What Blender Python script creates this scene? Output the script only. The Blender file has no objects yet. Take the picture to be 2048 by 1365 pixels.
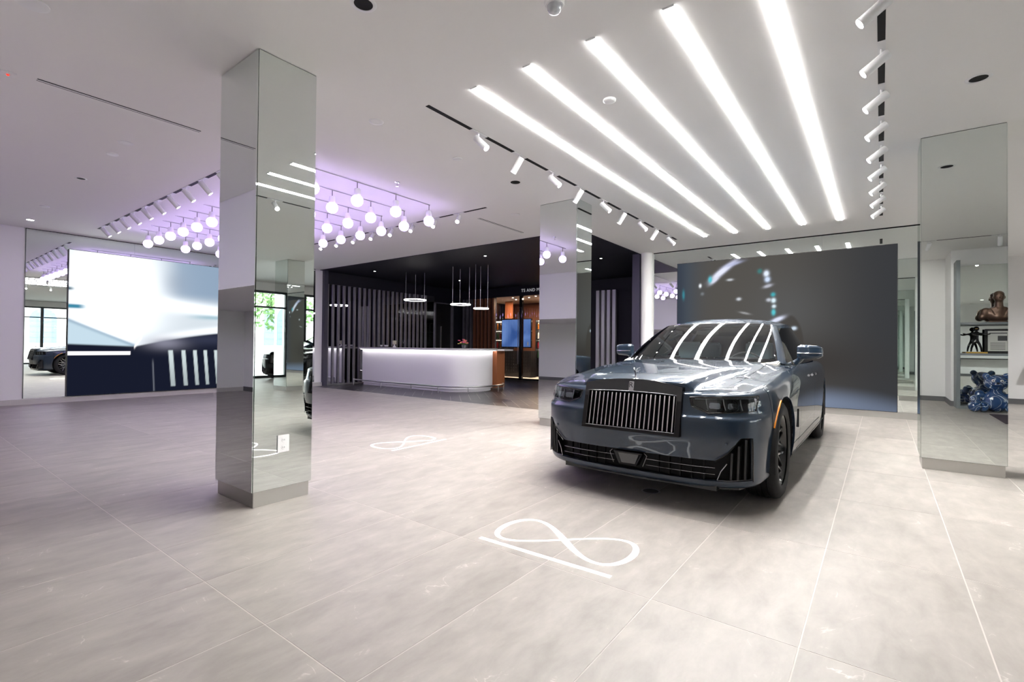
import bpy, bmesh, math, random
import numpy as np
from mathutils import Vector, Matrix
PI = math.pi
random.seed(7)
SC = bpy.context.scene
COL = SC.collection

# ------------------------------------------------------------------ camera
F_PX = 977.7                                   # focal length in pixels of the 2048 px wide frame
def cam_matrix(yaw, pitch, roll):
    return (Matrix.Rotation(yaw, 3, 'Z') @ Matrix.Rotation(PI/2 + pitch, 3, 'X') @ Matrix.Rotation(roll, 3, 'Z'))
cam_data = bpy.data.cameras.new('camera')
cam_data.sensor_width = 36.0
cam_data.lens = F_PX / 2048.0 * 36.0
cam_data.clip_start = 0.02
cam = bpy.data.objects.new('camera', cam_data)
COL.objects.link(cam)
cam.matrix_world = Matrix.Translation((0, 0, 1.19)) @ cam_matrix(0.6465883, 0.01062413, 0.00967709).to_4x4()
SC.camera = cam

# ------------------------------------------------------------------ world, daylight, exposure
H = 3.335                                      # ceiling height
world = bpy.data.worlds.new('world'); SC.world = world
world.use_nodes = True
wn = world.node_tree.nodes; wl = world.node_tree.links
wn['Background'].inputs['Color'].default_value = (0.90, 0.96, 1.0, 1)
wn['Background'].inputs['Strength'].default_value = 7.0
def area_light(name, loc, rot, sx, sy, energy, color=(1, 1, 1), portal=False):
    d = bpy.data.lights.new(name, 'AREA'); d.shape = 'RECTANGLE'; d.size = sx; d.size_y = sy
    d.energy = energy; d.color = color
    if portal: d.cycles.is_portal = True
    o = bpy.data.objects.new(name, d); COL.objects.link(o); o.location = loc; o.rotation_euler = rot
    return o
# daylight enters by the shop windows on the street side: sampling portal only
area_light('window_portal', (10.0, 7.8, 1.55), (0, PI/2, 0), 3.0, 8.4, 1, portal=True)
SC.view_settings.view_transform = 'Standard'
SC.view_settings.look = 'None'
SC.view_settings.gamma = 1.0
SC.view_settings.use_curve_mapping = False
SC.view_settings.exposure = 1.06
SC.cycles.max_bounces = 14
SC.cycles.glossy_bounces = 10
SC.cycles.diffuse_bounces = 5
SC.cycles.transmission_bounces = 6
SC.cycles.transparent_max_bounces = 16
SC.cycles.sample_clamp_indirect = 6.0
SC.cycles.caustics_reflective = True
SC.cycles.caustics_refractive = False
SC.cycles.blur_glossy = 0.0

# ------------------------------------------------------------------ materials
MATS = {}
def principled(name, base, rough=0.5, metal=0.0, coat=0.0, spec=0.5, emit=None, estr=0.0, coat_rough=0.03, alpha=None):
    m = bpy.data.materials.new(name); m.use_nodes = True
    b = m.node_tree.nodes['Principled BSDF']
    b.inputs['Base Color'].default_value = (*base, 1)
    b.inputs['Roughness'].default_value = rough
    b.inputs['Metallic'].default_value = metal
    b.inputs['Specular IOR Level'].default_value = spec
    b.inputs['Coat Weight'].default_value = coat
    b.inputs['Coat Roughness'].default_value = coat_rough
    if emit:
        b.inputs['Emission Color'].default_value = (*emit, 1); b.inputs['Emission Strength'].default_value = estr
    MATS[name] = m
    return m
def emission(name, col, strength):
    m = bpy.data.materials.new(name); m.use_nodes = True
    nt = m.node_tree; nt.nodes.clear()
    o = nt.nodes.new('ShaderNodeOutputMaterial'); e = nt.nodes.new('ShaderNodeEmission')
    e.inputs[0].default_value = (*col, 1); e.inputs[1].default_value = strength
    nt.links.new(e.outputs[0], o.inputs[0]); MATS[name] = m
    return m
def mirror_mat(name, col, rough=0.0):
    m = bpy.data.materials.new(name); m.use_nodes = True
    nt = m.node_tree; nt.nodes.clear()
    o = nt.nodes.new('ShaderNodeOutputMaterial'); e = nt.nodes.new('ShaderNodeBsdfGlossy')
    e.inputs['Color'].default_value = (*col, 1); e.inputs['Roughness'].default_value = rough
    nt.links.new(e.outputs[0], o.inputs[0]); MATS[name] = m
    return m
def glass_mat(name, tint, refl=1.0, ior=1.5, rough=0.0):
    """thin pane: tinted see-through plus a fresnel reflection"""
    m = bpy.data.materials.new(name); m.use_nodes = True
    nt = m.node_tree; nt.nodes.clear()
    o = nt.nodes.new('ShaderNodeOutputMaterial'); mx = nt.nodes.new('ShaderNodeMixShader')
    t = nt.nodes.new('ShaderNodeBsdfTransparent'); g = nt.nodes.new('ShaderNodeBsdfGlossy')
    fr = nt.nodes.new('ShaderNodeFresnel'); fr.inputs['IOR'].default_value = ior
    mu = nt.nodes.new('ShaderNodeMath'); mu.operation = 'MULTIPLY'; mu.inputs[1].default_value = refl; mu.use_clamp = True
    t.inputs[0].default_value = (*tint, 1); g.inputs['Roughness'].default_value = rough
    L = nt.links.new
    L(fr.outputs[0], mu.inputs[0]); L(mu.outputs[0], mx.inputs[0]); L(t.outputs[0], mx.inputs[1]); L(g.outputs[0], mx.inputs[2]); L(mx.outputs[0], o.inputs[0])
    MATS[name] = m
    return m
def noisy(mat, scale, amount, detail=4.0, rough_amt=0.0, stretch=(1, 1, 1), bump=0.0):
    """world-space mottling of the base colour"""
    nt = mat.node_tree; b = nt.nodes['Principled BSDF']; base = tuple(b.inputs['Base Color'].default_value)
    geo = nt.nodes.new('ShaderNodeNewGeometry'); mp = nt.nodes.new('ShaderNodeMapping'); mp.inputs['Scale'].default_value = stretch
    nz = nt.nodes.new('ShaderNodeTexNoise'); nz.inputs['Scale'].default_value = scale; nz.inputs['Detail'].default_value = detail
    cr = nt.nodes.new('ShaderNodeMapRange'); cr.inputs['From Min'].default_value = 0.3; cr.inputs['From Max'].default_value = 0.7
    cr.inputs['To Min'].default_value = 1 - amount; cr.inputs['To Max'].default_value = 1 + amount
    vm = nt.nodes.new('ShaderNodeVectorMath'); vm.operation = 'SCALE'; vm.inputs[0].default_value = base[:3]
    L = nt.links.new
    L(geo.outputs['Position'], mp.inputs[0]); L(mp.outputs[0], nz.inputs['Vector']); L(nz.outputs[0], cr.inputs[0]); L(cr.outputs[0], vm.inputs['Scale']); L(vm.outputs[0], b.inputs['Base Color'])
    return mat

principled('ceiling_paint', (0.83, 0.82, 0.81), 0.9, spec=0.2)
principled('wall_paint', (0.80, 0.79, 0.785), 0.85, spec=0.25)
principled('grey_wall_paint', (0.62, 0.61, 0.60), 0.85, spec=0.25)
principled('dark_paint', (0.012, 0.011, 0.020), 0.55, spec=0.3)
principled('black_slot', (0.006, 0.006, 0.007), 0.6, spec=0.2)
principled('steel_plinth', (0.50, 0.49, 0.47), 0.28, metal=0.85)
principled('stone_base', (0.50, 0.48, 0.46), 0.45)
principled('dark_base', (0.12, 0.12, 0.125), 0.5)
principled('white_plastic', (0.82, 0.82, 0.82), 0.35)
principled('white_metal', (0.78, 0.78, 0.79), 0.4)
principled('black_plastic', (0.012, 0.012, 0.013), 0.35)
principled('black_rubber', (0.016, 0.016, 0.017), 0.7, spec=0.3)
principled('gloss_black', (0.006, 0.006, 0.007), 0.08, coat=1.0, spec=0.0)
principled('chrome', (0.80, 0.80, 0.81), 0.08, metal=1.0)
principled('satin_steel', (0.55, 0.55, 0.56), 0.3, metal=1.0)
mirror_mat('mirror', (0.80, 0.845, 0.825))
mirror_mat('smoked_mirror', (0.62, 0.62, 0.66), 0.01)
principled('mirror_edge', (0.02, 0.045, 0.04), 0.15)
emission('strip_glow', (1.0, 0.985, 0.96), 47.0)
emission('bulb_glow', (0.62, 0.44, 1.0), 6.5)
emission('ring_glow', (1.0, 0.97, 0.92), 14.0)
emission('lamp_glow', (1.0, 0.96, 0.90), 22.0)
emission('counter_glow', (1.0, 0.98, 0.97), 5.0)
emission('shelf_glow', (1.0, 0.80, 0.55), 7.0)
emission('red_glow', (1.0, 0.05, 0.03), 0.8)
emission('sign_glow', (0.9, 0.9, 0.95), 0.15)

# ------------------------------------------------------------------ helpers
class MB:
    """collects shapes; build() links them as ONE mesh object"""
    def __init__(s): s.v = []; s.f = []
    def add(s, vs, fs):
        o = len(s.v); s.v += [tuple(v) for v in vs]; s.f += [tuple(i + o for i in f) for f in fs]; return s
    def box(s, x0, x1, y0, y1, z0, z1):
        v = [(x0,y0,z0),(x1,y0,z0),(x1,y1,z0),(x0,y1,z0),(x0,y0,z1),(x1,y0,z1),(x1,y1,z1),(x0,y1,z1)]
        return s.add(v, [(3,2,1,0),(4,5,6,7),(0,1,5,4),(1,2,6,5),(2,3,7,6),(3,0,4,7)])
    def cyl(s, p0, p1, r0, r1=None, n=16, caps=True):
        r1 = r0 if r1 is None else r1
        p0, p1 = Vector(p0), Vector(p1); d = (p1 - p0).normalized()
        a = d.orthogonal().normalized(); b = d.cross(a)
        v = []
        for p, r in ((p0, r0), (p1, r1)):
            for i in range(n):
                t = 2*PI*i/n; v.append(p + a*(r*math.cos(t)) + b*(r*math.sin(t)))
        f = [(i, (i+1) % n, n + (i+1) % n, n + i) for i in range(n)]
        if caps: f += [tuple(range(n-1, -1, -1)), tuple(range(n, 2*n))]
        return s.add(v, f)
    def tube(s, pts, r, n=8, closed=False):
        pts = [Vector(p) for p in pts]; m = len(pts); rs = r if isinstance(r, (list, tuple)) else [r]*m
        v = []; a = None
        for i, p in enumerate(pts):
            if closed: d = pts[(i+1) % m] - pts[i-1]
            else: d = pts[min(i+1, m-1)] - pts[max(i-1, 0)]
            d.normalize()
            if a is None: a = d.orthogonal().normalized()
            a = (a - d*a.dot(d)).normalized(); b = d.cross(a)
            for k in range(n):
                t = 2*PI*k/n; v.append(p + (a*math.cos(t) + b*math.sin(t))*rs[i])
        f = []
        for i in range(m if closed else m-1):
            j = (i+1) % m
            for k in range(n): f.append((i*n+k, i*n+(k+1) % n, j*n+(k+1) % n, j*n+k))
        if not closed: f += [tuple(range(n-1, -1, -1)), tuple(range((m-1)*n, m*n))]
        return s.add(v, f)
    def lathe(s, prof, c=(0,0,0), n=32, axis='Z', a0=0.0, a1=2*PI):
        """prof: (radius, height) pairs"""
        full = abs(a1 - a0 - 2*PI) < 1e-6; m = n if full else n + 1
        v = []
        for r, h in prof:
            for i in range(m):
                t = a0 + (a1-a0)*i/n; x, y = r*math.cos(t), r*math.sin(t)
                q = (x, y, h) if axis == 'Z' else ((h, x, y) if axis == 'X' else (x, h, y))
                v.append((c[0]+q[0], c[1]+q[1], c[2]+q[2]))
        f = []
        for k in range(len(prof)-1):
            for i in range(n):
                j = (i+1) % m
                q = (k*m+i, k*m+j, (k+1)*m+j, (k+1)*m+i)
                f.append(q if axis != 'Y' else q[::-1])
        return s.add(v, f)
    def prism(s, poly, axis, a, b):
        """polygon extruded along an axis: X: (y,z), Y: (x,z), Z: (x,y)"""
        def mk(p, h): return (h, p[0], p[1]) if axis == 'X' else ((p[0], h, p[1]) if axis == 'Y' else (p[0], p[1], h))
        n = len(poly); v = [mk(p, a) for p in poly] + [mk(p, b) for p in poly]
        f = [tuple(range(n-1, -1, -1)), tuple(range(n, 2*n))] + [(i, (i+1) % n, n+(i+1) % n, n+i) for i in range(n)]
        return s.add(v, f)
    def sphere(s, c, r, nu=20, nv=12, sc=(1,1,1)):
        v = []; f = []
        for j in range(nv+1):
            ph = PI*j/nv
            for i in range(nu):
                t = 2*PI*i/nu
                v.append((c[0]+sc[0]*r*math.sin(ph)*math.cos(t), c[1]+sc[1]*r*math.sin(ph)*math.sin(t), c[2]+sc[2]*r*math.cos(ph)))
        for j in range(nv):
            for i in range(nu): f.append((j*nu+i, (j+1)*nu+i, (j+1)*nu+(i+1) % nu, j*nu+(i+1) % nu))
        return s.add(v, f)
    def mesh(s, name, mat, smooth=None, fix=True, bevel=0.0):
        me = bpy.data.meshes.new(name); me.from_pydata(s.v, [], s.f); me.validate()
        return finish(me, mat, smooth, fix, bevel)
    def build(s, name, mat, parent=None, smooth=None, fix=True, bevel=0.0):
        return link(name, s.mesh(name, mat, smooth, fix, bevel), parent)
def M_(m): return MATS[m] if isinstance(m, str) else m
def finish(me, mat, smooth=None, fix=True, bevel=0.0):
    """smooth: angle in degrees below which edges are shaded smooth"""
    bm = bmesh.new(); bm.from_mesh(me)
    bmesh.ops.remove_doubles(bm, verts=bm.verts, dist=1e-6)
    if fix: bmesh.ops.recalc_face_normals(bm, faces=bm.faces)
    if bevel > 0:
        es = [e for e in bm.edges if len(e.link_faces) == 2 and e.calc_face_angle(0) > 0.6]
        bmesh.ops.bevel(bm, geom=es, offset=bevel, segments=2, affect='EDGES', clamp_overlap=True)
    if smooth:
        lim = math.radians(smooth)
        for f in bm.faces: f.smooth = True
        for e in bm.edges:
            if len(e.link_faces) != 2 or e.calc_face_angle(0) > lim: e.smooth = False
    bm.to_mesh(me); bm.free()
    for m in (mat if isinstance(mat, (list, tuple)) else [mat]): me.materials.append(M_(m))
    return me
def link(name, data, parent=None):
    o = bpy.data.objects.new(name, data); COL.objects.link(o)
    if parent is not None: o.parent = parent
    return o
def tag(o, label=None, cat=None, group=None, kind=None):
    if label: o['label'] = label
    if cat: o['category'] = cat
    if group: o['group'] = group
    if kind: o['kind'] = kind
    return o
def thing(name, label, cat, loc=(0,0,0), rotz=0.0, group=None):
    o = bpy.data.objects.new(name, None); COL.objects.link(o); o.empty_display_size = 0.1
    o.location = loc; o.rotation_euler = (0, 0, rotz)
    return tag(o, label, cat, group)
def copy_tree(o, parent=None):
    c = o.copy(); COL.objects.link(c)
    if parent is not None: c.parent = parent
    for ch in o.children:
        copy_tree(ch, c)
    return c
def box(name, mat, x0, x1, y0, y1, z0, z1, parent=None, bevel=0.0):
    return MB().box(x0, x1, y0, y1, z0, z1).build(name, mat, parent, bevel=bevel)
def struct(name, mat, x0, x1, y0, y1, z0, z1):
    return tag(box(name, mat, x0, x1, y0, y1, z0, z1), kind='structure')
def text_mesh(name, s, size, mat, depth=0.004, spacing=1.0):
    """lettering lying in the XZ plane, facing -Y, centred"""
    cu = bpy.data.curves.new(name, 'FONT'); cu.body = s; cu.size = size; cu.extrude = depth; cu.align_x = 'CENTER'; cu.align_y = 'CENTER'; cu.space_character = spacing
    t = bpy.data.objects.new(name, cu); COL.objects.link(t)
    dg = bpy.context.evaluated_depsgraph_get(); me = bpy.data.meshes.new_from_object(t.evaluated_get(dg))
    bpy.data.objects.remove(t); bpy.data.curves.remove(cu)
    me.transform(Matrix.Rotation(PI/2, 4, 'X')); me.name = name
    me.materials.clear(); me.materials.append(M_(mat))
    return me
# ================================================================== the setting
# ---- floor: stone tiles 0.61 x 1.215 m, joints recessed
tile = principled('stone_tile', (0.40, 0.375, 0.35), 0.34, spec=0.45)
def stone_nodes(m):
    nt = m.node_tree; N = nt.nodes.new; L = nt.links.new; b = nt.nodes['Principled BSDF']
    geo = N('ShaderNodeNewGeometry'); oi = N('ShaderNodeObjectInfo')
    off = N('ShaderNodeVectorMath'); off.operation = 'MULTIPLY_ADD'; off.inputs[1].default_value = (7.3, 5.1, 3.7)
    cmb = N('ShaderNodeCombineXYZ')
    for i in range(3): L(oi.outputs['Random'], cmb.inputs[i])
    L(cmb.outputs[0], off.inputs[0]); L(geo.outputs['Position'], off.inputs[2])
    mp = N('ShaderNodeMapping'); mp.inputs['Scale'].default_value = (2.4, 1.0, 1.0); L(off.outputs[0], mp.inputs[0])
    n1 = N('ShaderNodeTexNoise'); n1.inputs['Scale'].default_value = 3.4; n1.inputs['Detail'].default_value = 8; n1.inputs['Roughness'].default_value = .62; n1.inputs['Distortion'].default_value = .25; L(mp.outputs[0], n1.inputs['Vector'])
    n2 = N('ShaderNodeTexNoise'); n2.inputs['Scale'].default_value = 1.5; n2.inputs['Detail'].default_value = 5; n2.inputs['Distortion'].default_value = 1.4; L(off.outputs[0], n2.inputs['Vector'])
    v1 = N('ShaderNodeMath'); v1.operation = 'SUBTRACT'; v1.inputs[1].default_value = .5; L(n2.outputs[0], v1.inputs[0])
    v2 = N('ShaderNodeMath'); v2.operation = 'ABSOLUTE'; L(v1.outputs[0], v2.inputs[0])
    v3 = N('ShaderNodeMapRange'); v3.inputs['From Min'].default_value = 0; v3.inputs['From Max'].default_value = .006; v3.inputs['To Min'].default_value = 1; v3.inputs['To Max'].default_value = 0; L(v2.outputs[0], v3.inputs[0])
    msk = N('ShaderNodeMapRange'); msk.inputs['From Min'].default_value = .56; msk.inputs['From Max'].default_value = .68; L(n1.outputs[0], msk.inputs[0])
    vm = N('ShaderNodeMath'); vm.operation = 'MULTIPLY'; L(v3.outputs[0], vm.inputs[0]); L(msk.outputs[0], vm.inputs[1])
    ramp = N('ShaderNodeValToRGB'); e = ramp.color_ramp.elements
    e[0].position = .30; e[0].color = (0.300, 0.275, 0.252, 1); e[1].position = .72; e[1].color = (0.425, 0.393, 0.362, 1); L(n1.outputs[0], ramp.inputs[0])
    mx = N('ShaderNodeMix'); mx.data_type = 'RGBA'; L(vm.outputs[0], mx.inputs['Factor']); L(ramp.outputs[0], mx.inputs[6]); mx.inputs[7].default_value = (.62, .59, .55, 1)
    hs = N('ShaderNodeHueSaturation'); rv = N('ShaderNodeMapRange'); rv.inputs['To Min'].default_value = .95; rv.inputs['To Max'].default_value = 1.05; L(oi.outputs['Random'], rv.inputs[0])
    L(rv.outputs[0], hs.inputs['Value']); L(mx.outputs[2], hs.inputs['Color']); L(hs.outputs[0], b.inputs['Base Color'])
    rr = N('ShaderNodeMapRange'); rr.inputs['To Min'].default_value = .40; rr.inputs['To Max'].default_value = .55; L(n1.outputs[0], rr.inputs[0]); L(rr.outputs[0], b.inputs['Roughness'])
stone_nodes(tile)
principled('tile_grout', (0.58, 0.545, 0.51), 0.8)
floor = struct('floor', 'tile_grout', -13.2, 10.3, -2.6, 15.9, -0.12, -0.0009)
TX, TY, TW, TL_ = -0.26, 1.04, 0.6075, 1.215
tile_me = MB().box(-TW/2+.0017, TW/2-.0017, -TL_/2+.0017, TL_/2-.0017, -.012, 0).mesh('tile', 'stone_tile', bevel=.0012)
BAR_Y = 7.62
rest = MB(); n_tiles = 0; cand = []
for i in range(-22, 19):
    for j in range(-4, 13):
        x = TX + (i+.5)*TW; y = TY + (j+.5)*TL_
        if x < -13.0 or x > 10.1 or y < -2.5 or y > 15.7: continue
        if x < -4.4 and y - TL_/2 > BAR_Y: continue
        # tile cut where the dark bar floor begins
        y0, y1 = y-TL_/2, y+TL_/2
        if x < -4.4 and y1 > BAR_Y: y1 = BAR_Y
        # depth in front of the lens, to choose which ones are single objects
        cx, cy = -0.6025*x + 0.798*y, 0.798*x + 0.6025*y
        # not seen: behind the camera, under the far walls
        seen = cx > 0.35 and abs(cy) < cx*1.12 + .9 and not (y > 10.9 and x < .7)
        cand.append((seen, x, y0, y1))
for seen, x, y0, y1 in cand:
    if seen and n_tiles < 300:
        full = abs((y1-y0)-TL_) < 1e-6
        o = link('tile', tile_me if full else MB().box(-TW/2+.0017, TW/2-.0017, -(y1-y0)/2+.0017, (y1-y0)/2-.0017, -.012, 0).mesh('tile', 'stone_tile'), floor)
        o.location = (x, (y0+y1)/2, 0); n_tiles += 1
    else:
        rest.box(x-TW/2+.0017, x+TW/2-.0017, y0+.0017, y1-.0017, -.012, 0)
tag(rest.build('tile_field', 'stone_tile', floor), kind='stuff')
# bar floor: dark herringbone planks
def clip(poly, x0, x1, y0, y1):
    def cut(p, ins, inter):
        out = []
        for a, b in zip(p, p[1:]+p[:1]):
            if ins(a): out.append(a)
            if ins(a) != ins(b): out.append(inter(a, b))
        return out
    def ix(c): return lambda a, b: (c, a[1]+(b[1]-a[1])*(c-a[0])/(b[0]-a[0]))
    def iy(c): return lambda a, b: (a[0]+(b[0]-a[0])*(c-a[1])/(b[1]-a[1]), c)
    for ins, inter in ((lambda p: p[0] >= x0, ix(x0)), (lambda p: p[0] <= x1, ix(x1)), (lambda p: p[1] >= y0, iy(y0)), (lambda p: p[1] <= y1, iy(y1))):
        if not poly: return []
        poly = cut(poly, ins, inter)
    return poly
dk = noisy(principled('dark_plank', (0.020, 0.019, 0.023), 0.30, spec=0.4), 5, .35)
BX0, BX1, BY0, BY1 = -12.95, -4.40, BAR_Y, 14.0
bar_floor = struct('floor_bar', principled('plank_joint', (.085,.082,.088), .6), BX0, BX1, BY0, BY1, -.003, -.0015)
cnt = 0; hb = MB(); PW, PL = .22, 1.10
c45 = math.sqrt(.5)
def hbone():
    n = int(PL/PW)
    out = []
    for i in range(-60, 60):
        for j in range(-12, 12):
            u, v = i*PW + j*PL, i*PW - j*PL
            out.append((u, v, PL, PW)); out.append((u, v + PW, PW, PL))
    return out
for u, v, w, h in hbone():
    g = .004
    pts = [(u+g, v+g), (u+w-g, v+g), (u+w-g, v+h-g), (u+g, v+h-g)]
    pts = [(-8.7 + (p[0]-p[1])*c45, 10.8 + (p[0]+p[1])*c45) for p in pts]
    if max(p[0] for p in pts) < BX0 or min(p[0] for p in pts) > BX1 or max(p[1] for p in pts) < BY0 or min(p[1] for p in pts) > BY1: continue
    q = clip(pts, BX0, BX1, BY0, BY1)
    if len(q) < 3: continue
    near = min(p[1] for p in q) < 10.6
    if near and cnt < 240:
        MB().prism(q, 'Z', -.003, 0.0).build('plank', dk, bar_floor); cnt += 1
    else: hb.prism(q, 'Z', -.003, 0.0)
tag(hb.build('plank_field', dk, bar_floor), kind='stuff')
MB().box(-12.95, -4.40, BAR_Y-.012, BAR_Y+.004, -.002, .001).build('floor_trim', 'satin_steel', bar_floor)

# ---- ceilings
ceiling = struct('ceiling', 'ceiling_paint', -13.2, 10.3, -2.6, 15.9, H, H+.15)
AY, AXR = 7.87, -4.40                                             # bar room front edge and open side
bar_ceiling = struct('ceiling_bar', 'dark_paint', -12.95, AXR, AY, 14.0, H-.012, H-.002)
# lowered ceiling over the rear of the room, behind the camera
bulk = struct('ceiling_lowered', 'wall_paint', -13.0, -1.6, -2.4, .15, 2.0, H-.002)

# ---- walls
wall_left = struct('wall_left', 'wall_paint', -13.1, -12.88, -2.6, 7.95, -.1, H+.02)
def mirror_panel(parent, x0, x1, y0, y1, z0, z1):
    return box('mirror_panel', 'mirror', x0, x1, y0, y1, z0, z1, parent)
ys = [1.81, 3.49, 5.17, 6.85, 7.72]
for a, b in zip(ys, ys[1:]): mirror_panel(wall_left, -12.878, -12.866, a+.002, b-.002, .115, H-.012)
box('mirror_edge', 'mirror_edge', -12.879, -12.862, 1.803, 1.81, .115, H-.005, wall_left)
box('mirror_edge', 'black_slot', -12.879, -12.868, 1.81, 7.72, H-.011, H-.001, wall_left)
bb = tag(box('baseboard_left', 'stone_base', -12.88, -12.845, -2.4, 7.95, 0, .1), kind='structure')
for y in np.arange(-2.0, 7.9, 1.215): MB().box(-12.846, -12.8445, y-.002, y+.002, 0, .1).build('joint', 'tile_grout', bb)
struct('trim_1', principled('jamb_paint', (.035,.033,.055), .45), -13.05, -12.78, 7.95, 8.075, 0, H-.012)
wall_back = struct('wall_back', 'wall_paint', -4.40, .80, 10.79, 10.95, -.1, H+.02)
xs = [-4.125, -2.5, -.88, .80]
for a, b in zip(xs, xs[1:]): mirror_panel(wall_back, a+.002, b-.002, 10.776, 10.788, .115, H-.022)
box('mirror_edge', 'black_slot', -4.125, .80, 10.774, 10.789, H-.022, H-.001, wall_back)
tag(box('baseboard_back', 'steel_plinth', -4.125, .80, 10.765, 10.79, 0, .112), kind='structure')
tag(MB().cyl((-4.265, 10.72, 0), (-4.265, 10.72, H), .125, n=40).build('trim_2', 'wall_paint', smooth=40), kind='structure')
struct('wall_bar_side', 'dark_paint', -4.40, -4.28, 10.80, 14.1, -.1, H+.02)
struct('trim_3', 'jamb_paint', -4.56, -4.392, 10.60, 10.80, 0, H-.012)
struct('wall_passage', 'wall_paint', .80, .95, 10.79, 15.75, -.1, H+.02)
struct('wall_far', 'wall_paint', .80, 10.3, 15.6, 15.8, -.1, H+.02)
tag(box('baseboard_far', 'dark_base', .95, 10.0, 15.57, 15.6, 0, .12), kind='structure')
struct('wall_front', 'wall_paint', -13.1, 1.2, -2.6, -2.42, -.1, H+.02)
tag(box('baseboard_front', 'dark_base', -12.85, 1.2, -2.42, -2.40, 0, .11), kind='structure')
struct('wall_niche', 'wall_paint', 1.2, 3.9, -2.6, -1.22, -.1, H+.02)
wst = struct('wall_dark_backdrop', principled('dark_gloss_panel', (.012,.022,.030), .06, coat=1.0), 3.9, 10.3, -2.6, -1.30, -.1, H+.02)  # added unseen dark wall with pale bars for the car nose to reflect
for k in range(6):
    x = 4.2 + 1.05*k; box('mullion', 'white_metal', x, x+.06, -1.30, -1.24, .25, 3.05, wst)
for z in (.17, 2.3, 3.05): box('transom', 'white_metal', 4.2, 9.9, -1.30, -1.25, z, z+.06, wst)
tag(box('baseboard_niche', 'dark_base', 1.185, 1.2, -2.42, -1.22, 0, .11), kind='structure')
tag(box('baseboard_niche_face', 'dark_base', 1.2, 3.9, -1.22, -1.205, 0, .11), kind='structure')
struct('wall_street_end', 'wall_paint', 9.95, 10.3, 12.0, 15.75, -.1, H+.02)
# bar room back: wall with the cellar opening
wb = struct('wall_bar_back', 'dark_paint', -13.1, -11.42, 14.0, 14.15, -.1, H+.02)
struct('wall_bar_back_side', 'dark_paint', -8.1, -4.28, 14.0, 14.15, -.1, H+.02)
struct('wall_bar_header', 'dark_paint', -11.42, -8.1, 14.0, 14.15, 2.99, H+.02)
wbl = struct('wall_bar_left', 'dark_paint', -13.1, -13.0, 7.95, 14.1, -.1, H+.02)
box('mirror_panel', 'smoked_mirror', -13.0, -12.90, 8.08, 12.40, .03, 2.95, wbl)
# street front: window wall along X = 10
wfr = principled('window_frame_paint', (.03,.032,.035), .4)
glass_mat('window_pane', (.93,.96,.95), refl=1.0, ior=1.45)
WY = [3.6, 5.7, 7.8, 9.9, 12.0]
struct('wall_street_head', 'wall_paint', 9.95, 10.25, -2.6, 12.0, 3.05, H+.02)
struct('wall_daylight_block', 'wall_paint', 9.95, 10.3, -2.6, 3.6, -.1, 3.05)  # added unseen wall in place of windows, holding daylight off the near floor
for n, (a, b) in enumerate(zip(WY, WY[1:])):
    w = tag(bpy.data.objects.new('window_%d' % (n+1), None), kind='structure'); COL.objects.link(w)
    for p in ((a, a+.06), (b-.06, b)): box('mullion', wfr, 9.98, 10.08, p[0], p[1], 0, 3.05, w)
    for z in ((0,.08), (2.45,2.51), (2.97,3.05)): box('transom', wfr, 9.98, 10.08, a+.06, b-.06, z[0], z[1], w)
    box('pane', 'window_pane', 10.02, 10.03, a+.06, b-.06, .08, 2.45, w); box('pane', 'window_pane', 10.02, 10.03, a+.06, b-.06, 2.51, 2.97, w)
# pavement and the house across the street, seen in the mirrors only
struct('ground_street', principled('pavement', (.45,.44,.43), .9), 10.3, 40, -30, 45, -.25, -.13)

# ---- mirrored columns
PEX = ('mirror', 'mirror_edge', 'steel_plinth')
def column(x0, x1, y0, y1, label):
    c = thing('mirrored_column', label, 'column', ((x0+x1)/2, (y0+y1)/2, 0), group='mirror-clad columns')
    hx, hy = (x1-x0)/2, (y1-y0)/2; t = .006; e = .0075; zb = .115
    box('core', 'mirror_edge', -hx+t, hx-t, -hy+t, hy-t, .1125, H-.001, c)
    box('mirror_panel', 'mirror', -hx+e, hx-e, -hy, -hy+t, zb, H-.006, c)
    box('mirror_panel', 'mirror', -hx+e, hx-e, hy-t, hy, zb, H-.006, c)
    box('mirror_panel', 'mirror', -hx, -hx+t, -hy+e, hy-e, zb, H-.006, c)
    box('mirror_panel', 'mirror', hx-t, hx, -hy+e, hy-e, zb, H-.006, c)
    box('plinth', 'steel_plinth', -hx+.016, hx-.016, -hy+.016, hy-.016, 0, zb-.003, c, bevel=.002)
    return c
col_near = column(-4.215, -3.60, 1.69, 2.15, 'tall mirror-clad column nearest the camera, with a white power outlet')
column(-4.135, -3.49, 6.15, 6.60, 'mirror-clad column between the bar counter and the grey car')
column(.315, .945, 6.41, 6.87, 'mirror-clad column standing alone beside the dark video wall, reflecting a bust')
column(4.75, 5.38, 6.41, 6.87, 'mirror-clad column beside the shop windows, seen only as a reflection')
ol = box('outlet', 'white_plastic', .3075, .3135, -.045, .045, .375, .505, col_near, bevel=.002)
ol.location = (0, -.005, 0)
for z in (.412, .468):
    MB().lathe([(0,.0025),(.016,.002),(.0175,0)], (.3135, 0, z), 20, 'X').build('socket', 'white_plastic', ol, smooth=40)
    for dy in (-.006, .006): MB().box(.3158, .3165, dy-.0012, dy+.0012, z-.006, z+.006).build('pin_slot', 'black_slot', ol)
box('outlet_shadow_strip', 'mirror_edge', .3072, .3082, -.053, -.050, .375, .505, col_near)  # thin dark strip painted in as shade along the outlet's edge
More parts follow.
